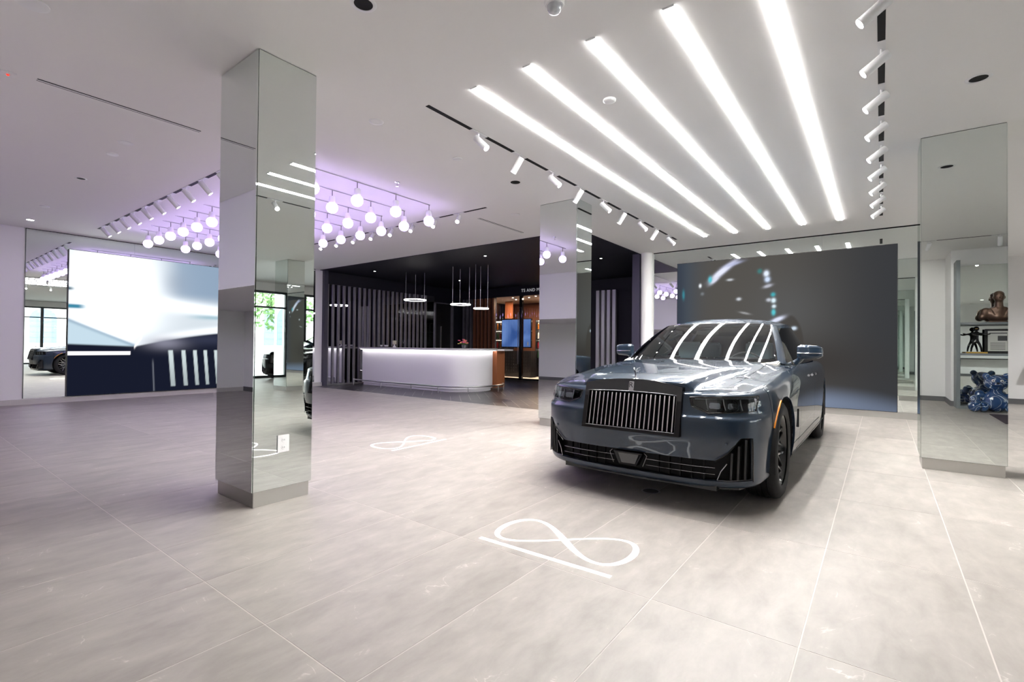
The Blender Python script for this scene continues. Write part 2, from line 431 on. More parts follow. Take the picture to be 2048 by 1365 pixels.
# ================================================================== ceiling fittings
ORD = ['first','second','third','fourth','fifth','sixth','seventh','eighth','ninth','tenth','eleventh','twelfth']
SX = [-2.70, -2.16, -1.615, -1.07, -.54]
names = ['light strip next to the spotlight track that runs above the bar side', 'second light strip counting from the bar side', 'middle of the five parallel light strips, over the car roof', 'fourth light strip counting from the bar side', 'light strip next to the spotlight track at the lone column']
for x, nm in zip(SX, names):
    s = thing('light_strip', 'glowing white ceiling ' + nm, 'light strip', (x, 6.36, H), group='ceiling light strips')
    MB().prism([(-.033,.002),(-.033,-.001),(-.028,-.007),(.028,-.007),(.033,-.001),(.033,.002)], 'Y', -3.34, 3.34).build('diffuser', 'strip_glow', s)
    for sg in (-1, 1): box('end_cap', 'white_metal', -.036, .036, min(sg*3.34, sg*3.352), max(sg*3.34, sg*3.352), -.0075, .002, s)
# ---- spotlight tracks: black channels in the ceiling
ch_mid = box('track_channel', 'black_slot', -3.262, -3.218, 3.0, 9.66, H-.0025, H+.01, ceiling)
ch_right = box('track_channel', 'black_slot', -.022, .022, 2.6, 9.75, H-.0025, H+.01, ceiling)
ch_left = box('track_channel', 'black_slot', -11.82, -6.2, 2.618, 2.662, H-.0025, H+.01, ceiling)
ch_back = box('track_channel', 'black_slot', -11.2, -4.88, 5.748, 5.792, H-.0025, H+.01, ceiling)
def spot_proto(along):
    """plate on the channel, neck, tube; the tube points along local -Z of the 'tube' part"""
    pl = MB()
    if along == 'Y': pl.box(-.0235, .0235, -.115, .115, -.006, -.0005)
    else: pl.box(-.115, .115, -.0235, .0235, -.006, -.0005)
    pm = pl.mesh('plate', 'white_metal', bevel=.002)
    nm = MB().cyl((0,0,-.005), (0,0,-.055), .009, n=10).mesh('neck', 'white_metal', smooth=60)
    tm = MB().lathe([(0,.05),(.030,.05),(.034,.045),(.034,-.135),(.031,-.137),(.029,-.130),(.029,-.115)], n=24).mesh('tube', 'white_metal', smooth=40)
    lm = MB().cyl((0,0,-.128), (0,0,-.122), .0285, n=20).mesh('lens', 'lamp_glow', smooth=40)
    return pm, nm, tm, lm
SPX, SPY = spot_proto('X'), spot_proto('Y')
def spotlight(loc, d, proto, label, group, energy=0.0, color=(1,.96,.90), cone=50, dim=None):
    s = thing('track_spotlight', label, 'spotlight', loc, group=group)
    link('plate', proto[0], s); link('neck', proto[1], s)
    t = link('tube', proto[2], s); t.location = (0, 0, -.075)
    q = Vector(d).normalized().to_track_quat('-Z', 'Y'); t.rotation_euler = q.to_euler()
    link('lens', proto[3], t)
    if energy > 0:
        ld = bpy.data.lights.new('spot_lamp', 'SPOT'); ld.energy = energy; ld.spot_size = math.radians(cone); ld.spot_blend = .7; ld.shadow_soft_size = .03; ld.color = color
        lo = bpy.data.objects.new('spot_lamp', ld); COL.objects.link(lo); lo.parent = t; lo.location = (0, 0, -.15)
    return s
for k in range(9):
    y = 3.70 + .695*k
    spotlight((-3.24, y, H), (-.50, -.12, -.80) if k % 2 else (.62, .1, -.62), SPY, 'white spotlight, %s from the near end of the track on the strips\' bar side' % ORD[k], 'spotlights on the bar-side track', 70 if k in (0,2,4,6) else 85, cone=58)
for k in range(10):
    y = 2.97 + .68*k
    spotlight((0, y, H), (-.80, -.12, -.62), SPY, 'white spotlight, %s from the camera on the track toward the dark video wall' % ORD[k], 'spotlights on the video-wall track', 32, cone=58)
for k in range(10):
    x = -11.47 + .548*k
    spotlight((x, 2.64, H), (.25, .62, -.78), SPX, 'white angled spotlight, %s from the bright video wall, before the bulb pendants' % ORD[k], 'spotlights beside the bulb pendants', 10, cone=50)
for k in range(11):
    x = -5.46 - .555*k
    spotlight((x, 5.77, H), (.35, -.62, -.62), SPX, 'lit spotlight, %s from the car on the track behind the bulb pendants' % ORD[k], 'spotlights between pendants and bar', 16, cone=60)
spotlight((1.75, .25, H), (.05, -.55, -.75), SPX, 'white spotlight over the display shelf, seen small in the lone column', 'spotlights over the display shelf', 6, cone=85)
spotlight((.75, .25, H), (-.15, -.75, -.55), SPX, 'added white spotlight brightening the wall behind the camera, away from the shelf', 'spotlights over the display shelf', 35, cone=95)  # extra head added to brighten the wall behind the camera
ch_shelf = box('track_channel', 'black_slot', -.1, 2.4, .228, .272, H-.0025, H+.01, ceiling)
# ---- bulb pendants on conduits
bulb = MB().lathe([(0,-.329),(.030,-.325),(.055,-.310),(.072,-.285),(.078,-.255),(.074,-.226),(.062,-.205),(.045,-.192)], n=24).mesh('globe', 'bulb_glow', smooth=60)
principled('bulb_neck', (.80,.78,.82), .5)
neck = MB().lathe([(.045,-.195),(.046,-.186),(.041,-.110),(.036,-.098),(.0,-.096)], n=24).mesh('neck', 'bulb_neck', smooth=50)
cord = MB().cyl((0,0,-.008), (0,0,-.10), .0045, n=8).mesh('cord', 'black_plastic', smooth=60)
BXS = [-5.49 - .569*i for i in range(11)]; BYS = [3.24, 3.87, 4.51, 5.145]
for i, x in enumerate(BXS):
    cd = MB().cyl((x, 3.12, H-.008), (x, 5.16, H-.008), .007, n=8).build('conduit', 'satin_steel', smooth=60)
    tag(cd, 'thin grey conduit along the ceiling, %s from the car, carrying four bulb pendants' % ORD[i], 'conduit', 'pendant conduits')
    for j, y in enumerate(BYS):
        p = thing('bulb_pendant', 'glowing bulb pendant, %s from the front, %s row from the car' % (ORD[j], ORD[i]), 'pendant', (x, y, H), group='globe bulb pendants')
        link('cord', cord, p); link('neck', neck, p); link('globe', bulb, p)
# ---- slots, downlights and other fittings in the ceiling
def slot(x, y0, y1, label):
    s = thing('air_slot', label, 'air vent', (x, (y0+y1)/2, H), group='linear air slots')
    h = (y1-y0)/2
    for dx in (-.018, .018): box('gap', 'black_slot', dx-.006, dx+.006, -h, h, -.0022, .004, s)
    box('bar', 'white_metal', -.010, .010, -h, h, -.004, .004, s)
slot(-5.51, .82, 2.02, 'twin-slot linear air vent in the ceiling near the nearest mirror column')
slot(-5.40, 6.19, 7.46, 'grey linear air vent in the ceiling before the bar')
def downlight(x, y, r, label, core, trim='white_metal', z=H):
    d = thing('downlight', label, 'downlight', (x, y, z), group='recessed downlights')
    MB().lathe([(r,-.004),(r*1.35,-.003),(r*1.42,.0)], n=28).build('trim_ring', trim, d, smooth=50)
    MB().lathe([(0,-.0025),(r,-.0025),(r,.0)], n=28).build('lamp', core, d, smooth=40)
downlight(-2.60, 1.86, .058, 'dark round downlight with white rim above the nearest mirror column', 'black_slot')
downlight(.61, 5.25, .058, 'dark round downlight with white rim before the lone column', 'black_slot')
downlight(-3.82, 5.10, .045, 'small dark round downlight between the bulbs and the light strips', 'black_slot', 'black_slot')
downlight(-6.48, 1.66, .050, 'pale round downlight beyond the twin air slot', 'white_plastic')
downlight(-8.37, 1.68, .045, 'small dark downlight on the far side of the ceiling before the bright video wall', 'black_slot')
downlight(-11.97, 1.73, .050, 'lit small downlight close to the bright video wall', 'lamp_glow')
downlight(-3.87, 2.93, .050, 'white round downlight between the nearest column and the track', 'white_plastic')
def disc(name, x, y, r, h, label, cat, mat='white_plastic'):
    d = MB().lathe([(0,-h),(r*.8,-h),(r,-h*.6),(r,0)], (x, y, H), 28).build(name, mat, smooth=40)
    return tag(d, label, cat)
disc('smoke_detector', -1.88, 3.86, .055, .018, 'small white smoke detector among the light strips', 'detector')
disc('smoke_detector', -6.98, 1.67, .055, .014, 'flat white detector beside the pale downlight', 'detector')
disc('smoke_detector', -10.57, 1.69, .06, .014, 'flat white detector toward the bright video wall', 'detector')
disc('ceiling_speaker', -4.30, .61, .085, .008, 'flat round white ceiling speaker at the top corner of the photo', 'speaker')
disc('ceiling_speaker', -3.88, 4.07, .055, .008, 'flat white ceiling disc beside the spotlight track', 'speaker')
disc('access_disc', -4.75, 6.35, .075, .006, 'flat white ceiling disc near the air vent before the bar', 'ceiling disc')
al = thing('fire_alarm', 'small white square ceiling alarm with a red light', 'alarm', (-5.57, .66, H))
box('plate', 'white_plastic', -.045, .045, -.045, .045, -.012, 0, al, bevel=.003)
MB().sphere((0, 0, -.014), .010, 12, 8).build('indicator', 'red_glow', al, smooth=60)
def sprinkler(x, y, label):
    d = thing('sprinkler', label, 'sprinkler', (x, y, H), group='ceiling sprinklers')
    MB().lathe([(0,-.012),(.028,-.010),(.034,0)], n=20).build('rose', 'chrome', d, smooth=50)
    MB().cyl((0,0,-.01), (0,0,-.055), .008, n=10).build('nozzle', 'chrome', d, smooth=60)
    MB().lathe([(0,-.058),(.018,-.056),(.018,-.053)], n=16).build('deflector', 'chrome', d, smooth=40)
sprinkler(-5.09, 4.20, 'small chrome sprinkler hanging among the bulb pendants')
dc = thing('dome_camera', 'white ceiling dome camera with a clear bubble at the top edge', 'camera', (-1.62, 2.55, H))
MB().lathe([(.0,-.03),(.055,-.03),(.062,-.02),(.062,0)], n=28).build('mount', 'white_plastic', dc, smooth=50)
MB().lathe([(.045,-.03),(.043,-.055),(.030,-.075),(.0,-.083)], n=28).build('bubble', principled('dome_smoke', (.55,.57,.6), .05, coat=1.0), dc, smooth=60)
# added lamps, out of view, brightening the passage past the lone column
for n, (x, y) in enumerate(((3.4, 13.2), (5.6, 13.2))):
    downlight(x, y, .055, ('added unseen downlight brightening the passage past the lone column', 'added unseen downlight brightening the passage deeper in, by the windows')[n], 'lamp_glow')
    pl_ = bpy.data.lights.new('passage_fill_lamp', 'SPOT'); pl_.energy = 150; pl_.spot_size = math.radians(140); pl_.spot_blend = .8; pl_.shadow_soft_size = .05
    po_ = bpy.data.objects.new('passage_fill_lamp', pl_); COL.objects.link(po_); po_.location = (x, y, H-.02)
# bar ceiling lamps
for n, (x, y) in enumerate(((-7.48, 8.82), (-11.7, 8.87), (-11.0, 11.7), (-5.37, 10.63))):
    downlight(x, y, .028, 'tiny lit downlight in the black bar ceiling, %s' % ('nearest the mirror column', 'nearest the slatted wall', 'farthest over the counter', 'on the open side facing the car')[n], 'lamp_glow', 'black_slot', H-.012)
# ================================================================== the car
def spline(xs, ys):
    """natural cubic spline through the knots -> vectorised function"""
    xs = np.asarray(xs, float); ys = np.asarray(ys, float); n = len(xs); h = np.diff(xs)
    A = np.zeros((n, n)); r = np.zeros(n); A[0, 0] = A[-1, -1] = 1
    for i in range(1, n-1):
        A[i, i-1] = h[i-1]; A[i, i] = 2*(h[i-1]+h[i]); A[i, i+1] = h[i]
        r[i] = 3*((ys[i+1]-ys[i])/h[i] - (ys[i]-ys[i-1])/h[i-1])
    c = np.linalg.solve(A, r)
    def fn(x):
        x = np.clip(np.asarray(x, float), xs[0], xs[-1]); i = np.clip(np.searchsorted(xs, x, side='right')-1, 0, n-2)
        d = x - xs[i]; b = (ys[i+1]-ys[i])/h[i] - h[i]*(2*c[i]+c[i+1])/3; dd = (c[i+1]-c[i])/(3*h[i])
        return ys[i] + b*d + c[i]*d*d + dd*d**3
    return fn
def pchip(xs, ys):
    """monotone cubic: no overshoot"""
    xs = np.asarray(xs, float); ys = np.asarray(ys, float); h = np.diff(xs); m = np.diff(ys)/h; n = len(xs)
    d = np.zeros(n); d[0] = m[0]; d[-1] = m[-1]
    for i in range(1, n-1):
        if m[i-1]*m[i] > 0: w1 = 2*h[i]+h[i-1]; w2 = h[i]+2*h[i-1]; d[i] = (w1+w2)/(w1/m[i-1]+w2/m[i])
    def fn(x):
        x = np.clip(np.asarray(x, float), xs[0], xs[-1]); i = np.clip(np.searchsorted(xs, x, side='right')-1, 0, n-2)
        t = (x-xs[i])/h[i]
        return (1+2*t)*(1-t)**2*ys[i] + t*(1-t)**2*h[i]*d[i] + t*t*(3-2*t)*ys[i+1] + t*t*(t-1)*h[i]*d[i+1]
    return fn
def sstep(a, b, x):
    t = np.clip((x-a)/(b-a), 0, 1); return t*t*(3-2*t)

# paints and finishes of the car
paint = principled('slate_paint', (0.017, 0.031, 0.053), 0.34, metal=0.30, coat=1.0, coat_rough=0.0, spec=0.1)
paint.node_tree.nodes['Principled BSDF'].inputs['Coat IOR'].default_value = 1.55
principled('black_car_paint', (0.004, 0.005, 0.007), 0.3, spec=0.1, coat=1.0, coat_rough=0.015)
glass_mat('windscreen_glass', (0.80, 0.84, 0.83), refl=1.5, ior=1.55)
glass_mat('side_glass', (0.10, 0.10, 0.11), refl=1.4, ior=1.55)
glass_mat('lamp_glass', (0.72, 0.76, 0.78), refl=1.3)
principled('seat_leather', (0.34, 0.44, 0.50), 0.5)
principled('dash_leather', (0.40, 0.40, 0.37), 0.6)
principled('headliner', (0.09, 0.075, 0.085), 0.85)
principled('cabin_dark', (0.025, 0.024, 0.028), 0.8)
principled('amber_lens', (0.85, 0.30, 0.02), 0.2, coat=0.6)
principled('lamp_inner', (0.62, 0.65, 0.68), 0.15, metal=0.9)
principled('wheel_dark', (0.012, 0.012, 0.013), 0.25, coat=0.6)
principled('wheel_face', (0.62, 0.62, 0.63), 0.22, metal=1.0)
principled('dark_steel', (.22,.22,.23), .25, metal=1.0)
principled('red_lens', (0.35, 0.01, 0.01), 0.15, coat=0.8)

# --- body side ("wall"): plan outline x level profile; y runs rearwards from the nose
ST = [(0,.02),(.2,.021),(.37,.028),(.5,.045),(.62,.075),(.73,.122),(.815,.19),(.873,.285),(.908,.40),(.932,.52),(.95,.68),(.962,.87),(.970,1.15),(.976,1.6),(.98,2.2),(.982,2.9),(.982,3.5),(.978,3.9),(.972,4.165),(.955,4.5),(.925,4.85),(.87,5.15),(.76,5.38),(.55,5.49),(.28,5.535),(0,5.54)]
stx = np.array([p[0] for p in ST]); sty = np.array([p[1] for p in ST])
sl = np.concatenate([[0], np.cumsum(np.hypot(np.diff(stx), np.diff(sty)))])
fx, fy = spline(sl, stx), spline(sl, sty)
s_of = {i: sl[i] for i in range(len(ST))}
# key stations (index into ST): z and inset of eight levels
KEY = [
 (0,  [.180,.200,.240,.40,.56,.675,.712,.790,.848,.868], [.085,.050,.034,.022,.0,.0,.026,.040,.055,.085]),
 (5,  [.185,.205,.245,.41,.56,.675,.712,.790,.850,.868], [.085,.045,.030,.018,.0,.0,.026,.040,.055,.085]),
 (7,  [.19,.212,.256,.42,.56,.680,.718,.792,.852,.874], [.070,.032,.012,.0,.0,.0,.020,.032,.050,.085]),
 (9,  [.205,.240,.31,.45,.59,.700,.748,.815,.872,.902], [.060,.030,.012,.002,.0,.003,.008,.018,.040,.085]),
 (11, [.205,.250,.34,.47,.61,.725,.785,.845,.900,.938], [.055,.030,.012,.002,.0,.002,.008,.022,.050,.105]),
 (13, [.185,.245,.34,.47,.62,.760,.840,.905,.965,1.005], [.080,.045,.022,.006,.0,.002,.008,.022,.048,.095]),
 (15, [.185,.245,.34,.47,.62,.770,.860,.930,.990,1.028], [.080,.045,.022,.006,.0,.002,.008,.020,.045,.090]),
 (18, [.205,.260,.36,.49,.63,.780,.870,.940,.995,1.028], [.060,.034,.014,.003,.0,.003,.010,.025,.055,.110]),
 (21, [.25,.31,.41,.53,.66,.790,.870,.930,.980,1.005], [.070,.035,.012,.0,.0,.004,.012,.028,.055,.100]),
 (25, [.27,.33,.42,.54,.66,.780,.860,.915,.955,.975], [.080,.035,.010,.0,.0,.006,.016,.032,.055,.090]),
]
ks = [sl[k[0]] for k in KEY]; NL = 10
zf = [pchip(ks, [k[1][j] for k in KEY]) for j in range(NL)]
df = [pchip(ks, [k[2][j] for k in KEY]) for j in range(NL)]
def plan_normal(s):
    e = 1e-3; a, b = np.clip(s-e, 0, sl[-1]), np.clip(s+e, 0, sl[-1])
    tx, ty = fx(b)-fx(a), fy(b)-fy(a); l = np.hypot(tx, ty)
    nx, ny = ty/l, -tx/l
    nx = np.where(s < 1e-6, 0, nx); nx = np.where(s > sl[-1]-1e-6, 0, nx)
    return nx, ny
def wall_points(S, T):
    """S: positions along the outline, T: level 0..NL-1 -> grid (len S, len T, 3)"""
    nx, ny = plan_normal(S); X, Y = fx(S), fy(S); out = np.zeros((len(S), len(T), 3)); lev = np.arange(NL)
    Z = np.array([f(S) for f in zf]).T; D = np.array([f(S) for f in df]).T
    for i in range(len(S)):
        z = pchip(lev, Z[i])(T); d = pchip(lev, D[i])(T)
        out[i, :, 0] = np.maximum(X[i] - nx[i]*d, 0); out[i, :, 1] = Y[i] - ny[i]*d; out[i, :, 2] = z
    return out
def s_at_y(y): 
    lo, hi = 0.0, sl[-1]
    for _ in range(50):
        m = (lo+hi)/2
        if fy(m) < y: lo = m
        else: hi = m
    return lo
Y_BUMP, Y_DOOR, Y_B, Y_RDOOR, Y_RBUMP = 0.47, 1.62, 2.78, 3.74, 5.0
cuts = [s_at_y(v) for v in (Y_BUMP, Y_DOOR, Y_B, Y_RDOOR, Y_RBUMP)]
def seg(a, b, step): return np.linspace(a, b, max(2, int(round((b-a)/step))+1))
SS = np.concatenate([seg(0, cuts[0], .016)[:-1], seg(cuts[0], cuts[1], .02)[:-1], seg(cuts[1], cuts[2], .03)[:-1], seg(cuts[2], cuts[3], .03)[:-1], seg(cuts[3], cuts[4], .025)[:-1], seg(cuts[4], sl[-1], .03)])
TT = np.concatenate([np.linspace(0, 2, 9)[:-1], np.linspace(2, 5, 16)[:-1], np.linspace(5, 8, 16)[:-1], np.linspace(8, 9, 7)])
WG = wall_points(SS, TT)
NS, NT = len(SS), len(TT)

# --- greenhouse outline: foot (x,y,z) and roof edge (x,y,z) of each station
GH = [((0,1.575,1.062),(0,2.40,1.478)),((.30,1.592,1.064),(.26,2.41,1.476)),((.56,1.655,1.068),(.46,2.44,1.470)),((.755,1.79,1.066),(.575,2.51,1.459)),
      ((.815,1.90,1.050),(.622,2.60,1.452)),((.850,2.20,1.038),(.655,2.80,1.466)),((.868,2.78,1.040),(.668,3.08,1.478)),((.868,3.30,1.044),(.655,3.45,1.472)),
      ((.855,3.84,1.046),(.625,3.82,1.445)),((.80,4.35,1.040),(.555,4.10,1.410)),((.60,4.66,1.030),(.40,4.22,1.398)),((.30,4.74,1.028),(.2,4.255,1.395)),((0,4.76,1.028),(0,4.265,1.394))]
gl = np.arange(len(GH), dtype=float)
gf = [[spline(gl, [g[e][c] for g in GH]) for c in range(3)] for e in range(2)]
def gh_point(g, t):
    a = np.array([f(g) for f in gf[0]]); b = np.array([f(g) for f in gf[1]])
    p = a + (b-a)*t
    bulge = 0.040*4*t*(1-t)*(0.55 + 0.45*np.cos(g*0.5))
    d = np.array([b[1]-a[1], 0, 0])
    # push outwards, square to the foot outline
    e = 1e-2; q = np.array([gf[0][0](g+e)-gf[0][0](g-e), gf[0][1](g+e)-gf[0][1](g-e)]); q = q/ (np.linalg.norm(q)+1e-9)
    n = np.array([q[1], -q[0]])
    if g < 1e-6 or g > gl[-1]-1e-6: n = np.array([0.0, n[1]])
    return np.array([max(p[0] + n[0]*bulge*0.7, 0), p[1] + n[1]*bulge*0.7, p[2] + bulge*0.5])
def roof_z(x, y, xe, ze):
    zc = float(ROOFC(y)); f = min(abs(x)/max(xe, 1e-6), 1.0)
    return ze + (max(zc, ze)-ze)*(1 - f**2.3)
ROOFC = spline([2.40,2.60,2.9,3.25,3.6,3.95,4.265], [1.478,1.522,1.557,1.570,1.556,1.500,1.394])

# --- deck (bonnet, shoulder, boot lid)
def foot_x(y):
    """half width of the opening under the greenhouse"""
    if y <= GH[0][0][1] or y >= GH[-1][0][1]: return 0.0
    lo, hi = (0.0, 5.0) if y < 2.2 else (5.0, gl[-1])
    for _ in range(40):
        m = (lo+hi)/2
        if gf[0][1](m) < y: lo = m
        else: hi = m
    return float(gf[0][0](lo))
HC = pchip([0.0,.08,.30,.8,1.3,1.6,1.95], [.868,.876,.908,.965,1.010,1.040,1.066])        # centre of the base surface
def deck_z(x, y, xe, ze):
    f = min(x/max(xe, 1e-6), 1.0)
    if y < 2.6:
        base = ze + (float(HC(y))-ze)*(1 - f**2.6)*(1 if float(HC(y)) > ze else 0.4)
        base += 0.022*(1-f**4)*sstep(.03, .25, y)
        xc = .415 + (y-.1)*.195
        k = 0.052*(1 - sstep(.25, 1.9, y))*sstep(0.0, .07, y) + 0.016*sstep(.2, 1.0, y)*(1-sstep(1.3, 1.9, y))
        base += k*(1 - sstep(.93, 1.10, x/xc))
        return float(base)
    return ze + (ze*0 + 1.045 - ze)*(1-f**2.2)*(1-sstep(4.9, 5.54, y)*0.6) + 0.01*(1-f*f)
HOOD_F = lambda y: .80                             # share of the half width that is bonnet
NC = 34
# columns from the crown (1) to the centre / opening (0), with one line on the bonnet edge
FR = np.concatenate([np.linspace(1, .80, 9)[:-1], np.linspace(.80, 0, NC-8)])
DG = np.zeros((NS, len(FR), 3)); DIN = np.zeros(NS)
for i in range(NS):
    xe, ye, ze = WG[i, -1]; xi = max(foot_x(ye) - 0.012, 0) if foot_x(ye) > 0 else 0
    DIN[i] = xi
    for j, f in enumerate(FR):
        x = xi + (xe-xi)*f if xi > 0 else xe*f
        z = deck_z(x, ye, xe, ze)
        DG[i, j] = (x, ye, z if f < 1 else ze)

# --- panels -> meshes
def grid_faces(NU, NV, keep):
    return [(i*NV+j, (i+1)*NV+j, (i+1)*NV+j+1, i*NV+j+1) for i in range(NU-1) for j in range(NV-1) if keep(i, j)]
def bm_from(verts, faces):
    bm = bmesh.new(); used = {}
    for f in faces:
        vs = []
        for k in f:
            if k not in used: used[k] = bm.verts.new(verts[k])
            vs.append(used[k])
        vs = [v for n, v in enumerate(vs) if v not in vs[:n]]
        if len(vs) >= 3:
            try: bm.faces.new(vs)
            except ValueError: pass
    return bm
def weld(bm, d=1e-5):
    bmesh.ops.remove_doubles(bm, verts=bm.verts, dist=d)
    bmesh.ops.dissolve_degenerate(bm, dist=1e-6, edges=bm.edges)
def cut_poly(bm, poly, axis):
    """cut a convex polygon out of the sheet; axis 'Y': polygon in (x,z), 'X': in (y,z). returns the removed piece"""
    n = len(poly); cx = sum(p[0] for p in poly)/n; cz = sum(p[1] for p in poly)/n
    def uv(co): return (co.x, co.z) if axis == 'Y' else (co.y, co.z)
    m = 0.06
    u0, u1 = min(p[0] for p in poly)-m, max(p[0] for p in poly)+m; w0, w1 = min(p[1] for p in poly)-m, max(p[1] for p in poly)+m
    for i in range(n):
        a, b = poly[i], poly[(i+1) % n]
        near = [f for f in bm.faces if u0 <= uv(f.calc_center_median())[0] <= u1 and w0 <= uv(f.calc_center_median())[1] <= w1]
        geom = list({v for f in near for v in f.verts}) + list({e for f in near for e in f.edges}) + near
        nn = Vector((b[1]-a[1], 0, -(b[0]-a[0]))) if axis == 'Y' else Vector((0, b[1]-a[1], -(b[0]-a[0])))
        co = Vector((a[0], 0, a[1])) if axis == 'Y' else Vector((0, a[0], a[1]))
        bmesh.ops.bisect_plane(bm, geom=geom, plane_co=co, plane_no=nn, dist=1e-6)
    def inside(p):
        s = None
        for i in range(n):
            a, b = poly[i], poly[(i+1) % n]
            c = (b[0]-a[0])*(p[1]-a[1]) - (b[1]-a[1])*(p[0]-a[0])
            if abs(c) < 1e-9: continue
            if s is None: s = c > 0
            elif (c > 0) != s: return False
        return True
    gone = [f for f in bm.faces if inside(uv(f.calc_center_median()))]
    piece = bmesh.new(); mp = {}
    for f in gone:
        vs = []
        for v in f.verts:
            if v not in mp: mp[v] = piece.verts.new(v.co)
            vs.append(mp[v])
        piece.faces.new(vs)
    bmesh.ops.delete(bm, geom=gone, context='FACES')
    loose = [v for v in bm.verts if not v.link_faces]
    bmesh.ops.delete(bm, geom=loose, context='VERTS')
    return piece
def mirror_bm(bm):
    b2 = bm.copy()
    for v in b2.verts: v.co.x = -v.co.x
    bmesh.ops.reverse_faces(b2, faces=b2.faces)
    return b2
def join_bm(a, b):
    me = bpy.data.meshes.new('tmp'); b.to_mesh(me); a.from_mesh(me); bpy.data.meshes.remove(me)
    return a
def edge_gap(bm, gap=0.003, depth=0.018):
    """pull the border in by a hair and turn it inwards, so that panels show a real shut line"""
    bm.normal_update()
    bv = [v for v in bm.verts if any(len(e.link_faces) == 1 for e in v.link_edges)]
    mv = {}
    for v in bv:
        if not v.link_faces: continue
        c = sum((f.calc_center_median() for f in v.link_faces), Vector())/len(v.link_faces)
        d = c - v.co; d -= v.normal*d.dot(v.normal)
        mv[v] = (v.co + d.normalized()*gap if d.length > 1e-6 else v.co.copy(), v.normal.copy())
    nrm = {v: mv[v][1] for v in mv}
    for v, (p, _) in mv.items(): v.co = p
    be = [e for e in bm.edges if len(e.link_faces) == 1]
    orig = {v.index: nrm[v] for v in nrm}
    bm.verts.index_update()
    pos = {tuple(round(c, 7) for c in v.co): nrm[v] for v in nrm}
    r = bmesh.ops.extrude_edge_only(bm, edges=be)
    for v in [g for g in r['geom'] if isinstance(g, bmesh.types.BMVert)]:
        k = tuple(round(c, 7) for c in v.co)
        v.co = v.co - pos.get(k, Vector((0, 0, 1)))*depth
    for e in be: e.smooth = False
def panel(name, bm, mat, parent, gap=True, lim=40, thick=0.018):
    if gap: edge_gap(bm, depth=thick)
    for f in bm.faces: f.smooth = True
    bm.normal_update()
    for e in bm.edges:
        if len(e.link_faces) != 2 or e.calc_face_angle(0) > math.radians(lim): e.smooth = False
    me = bpy.data.meshes.new(name); bm.to_mesh(me); bm.free(); me.materials.append(M_(mat))
    return link(name, me, parent)

def wall_bm(s0, s1, t0=0, t1=99):
    fs = grid_faces(NS, NT, lambda i, j: s0-1e-6 <= SS[i] and SS[i+1] <= s1+1e-6 and t0 <= TT[j] and TT[j+1] <= t1)
    bm = bm_from(WG.reshape(-1, 3), fs); weld(bm); return bm
def deck_bm(keep):
    fs = grid_faces(NS, len(FR), keep)
    bm = bm_from(DG.reshape(-1, 3), fs); weld(bm); return bm

AX1, AX2, WR, ARCH = 0.87, 4.165, 0.385, 0.425
def arch_poly(yc, r=ARCH, n=22):
    return [(yc + r*math.cos(2*PI*k/n), WR + r*math.sin(2*PI*k/n)) for k in range(n)]
HEAD = [(.440,.830),(.850,.846),(.843,.742),(.57,.722),(.455,.766)]
MOUTH_C = [(-.62,.243),(.62,.243),(.62,.388),(-.62,.388)]
POD_A = [(.62,.243),(.69,.245),(.69,.440),(.62,.388)]
POD_B = [(.69,.245),(.836,.258),(.836,.558),(.775,.558),(.69,.440)]
GRILLE_HOLE = [(-.375,.555),(.375,.555),(.375,.862),(-.375,.862)]

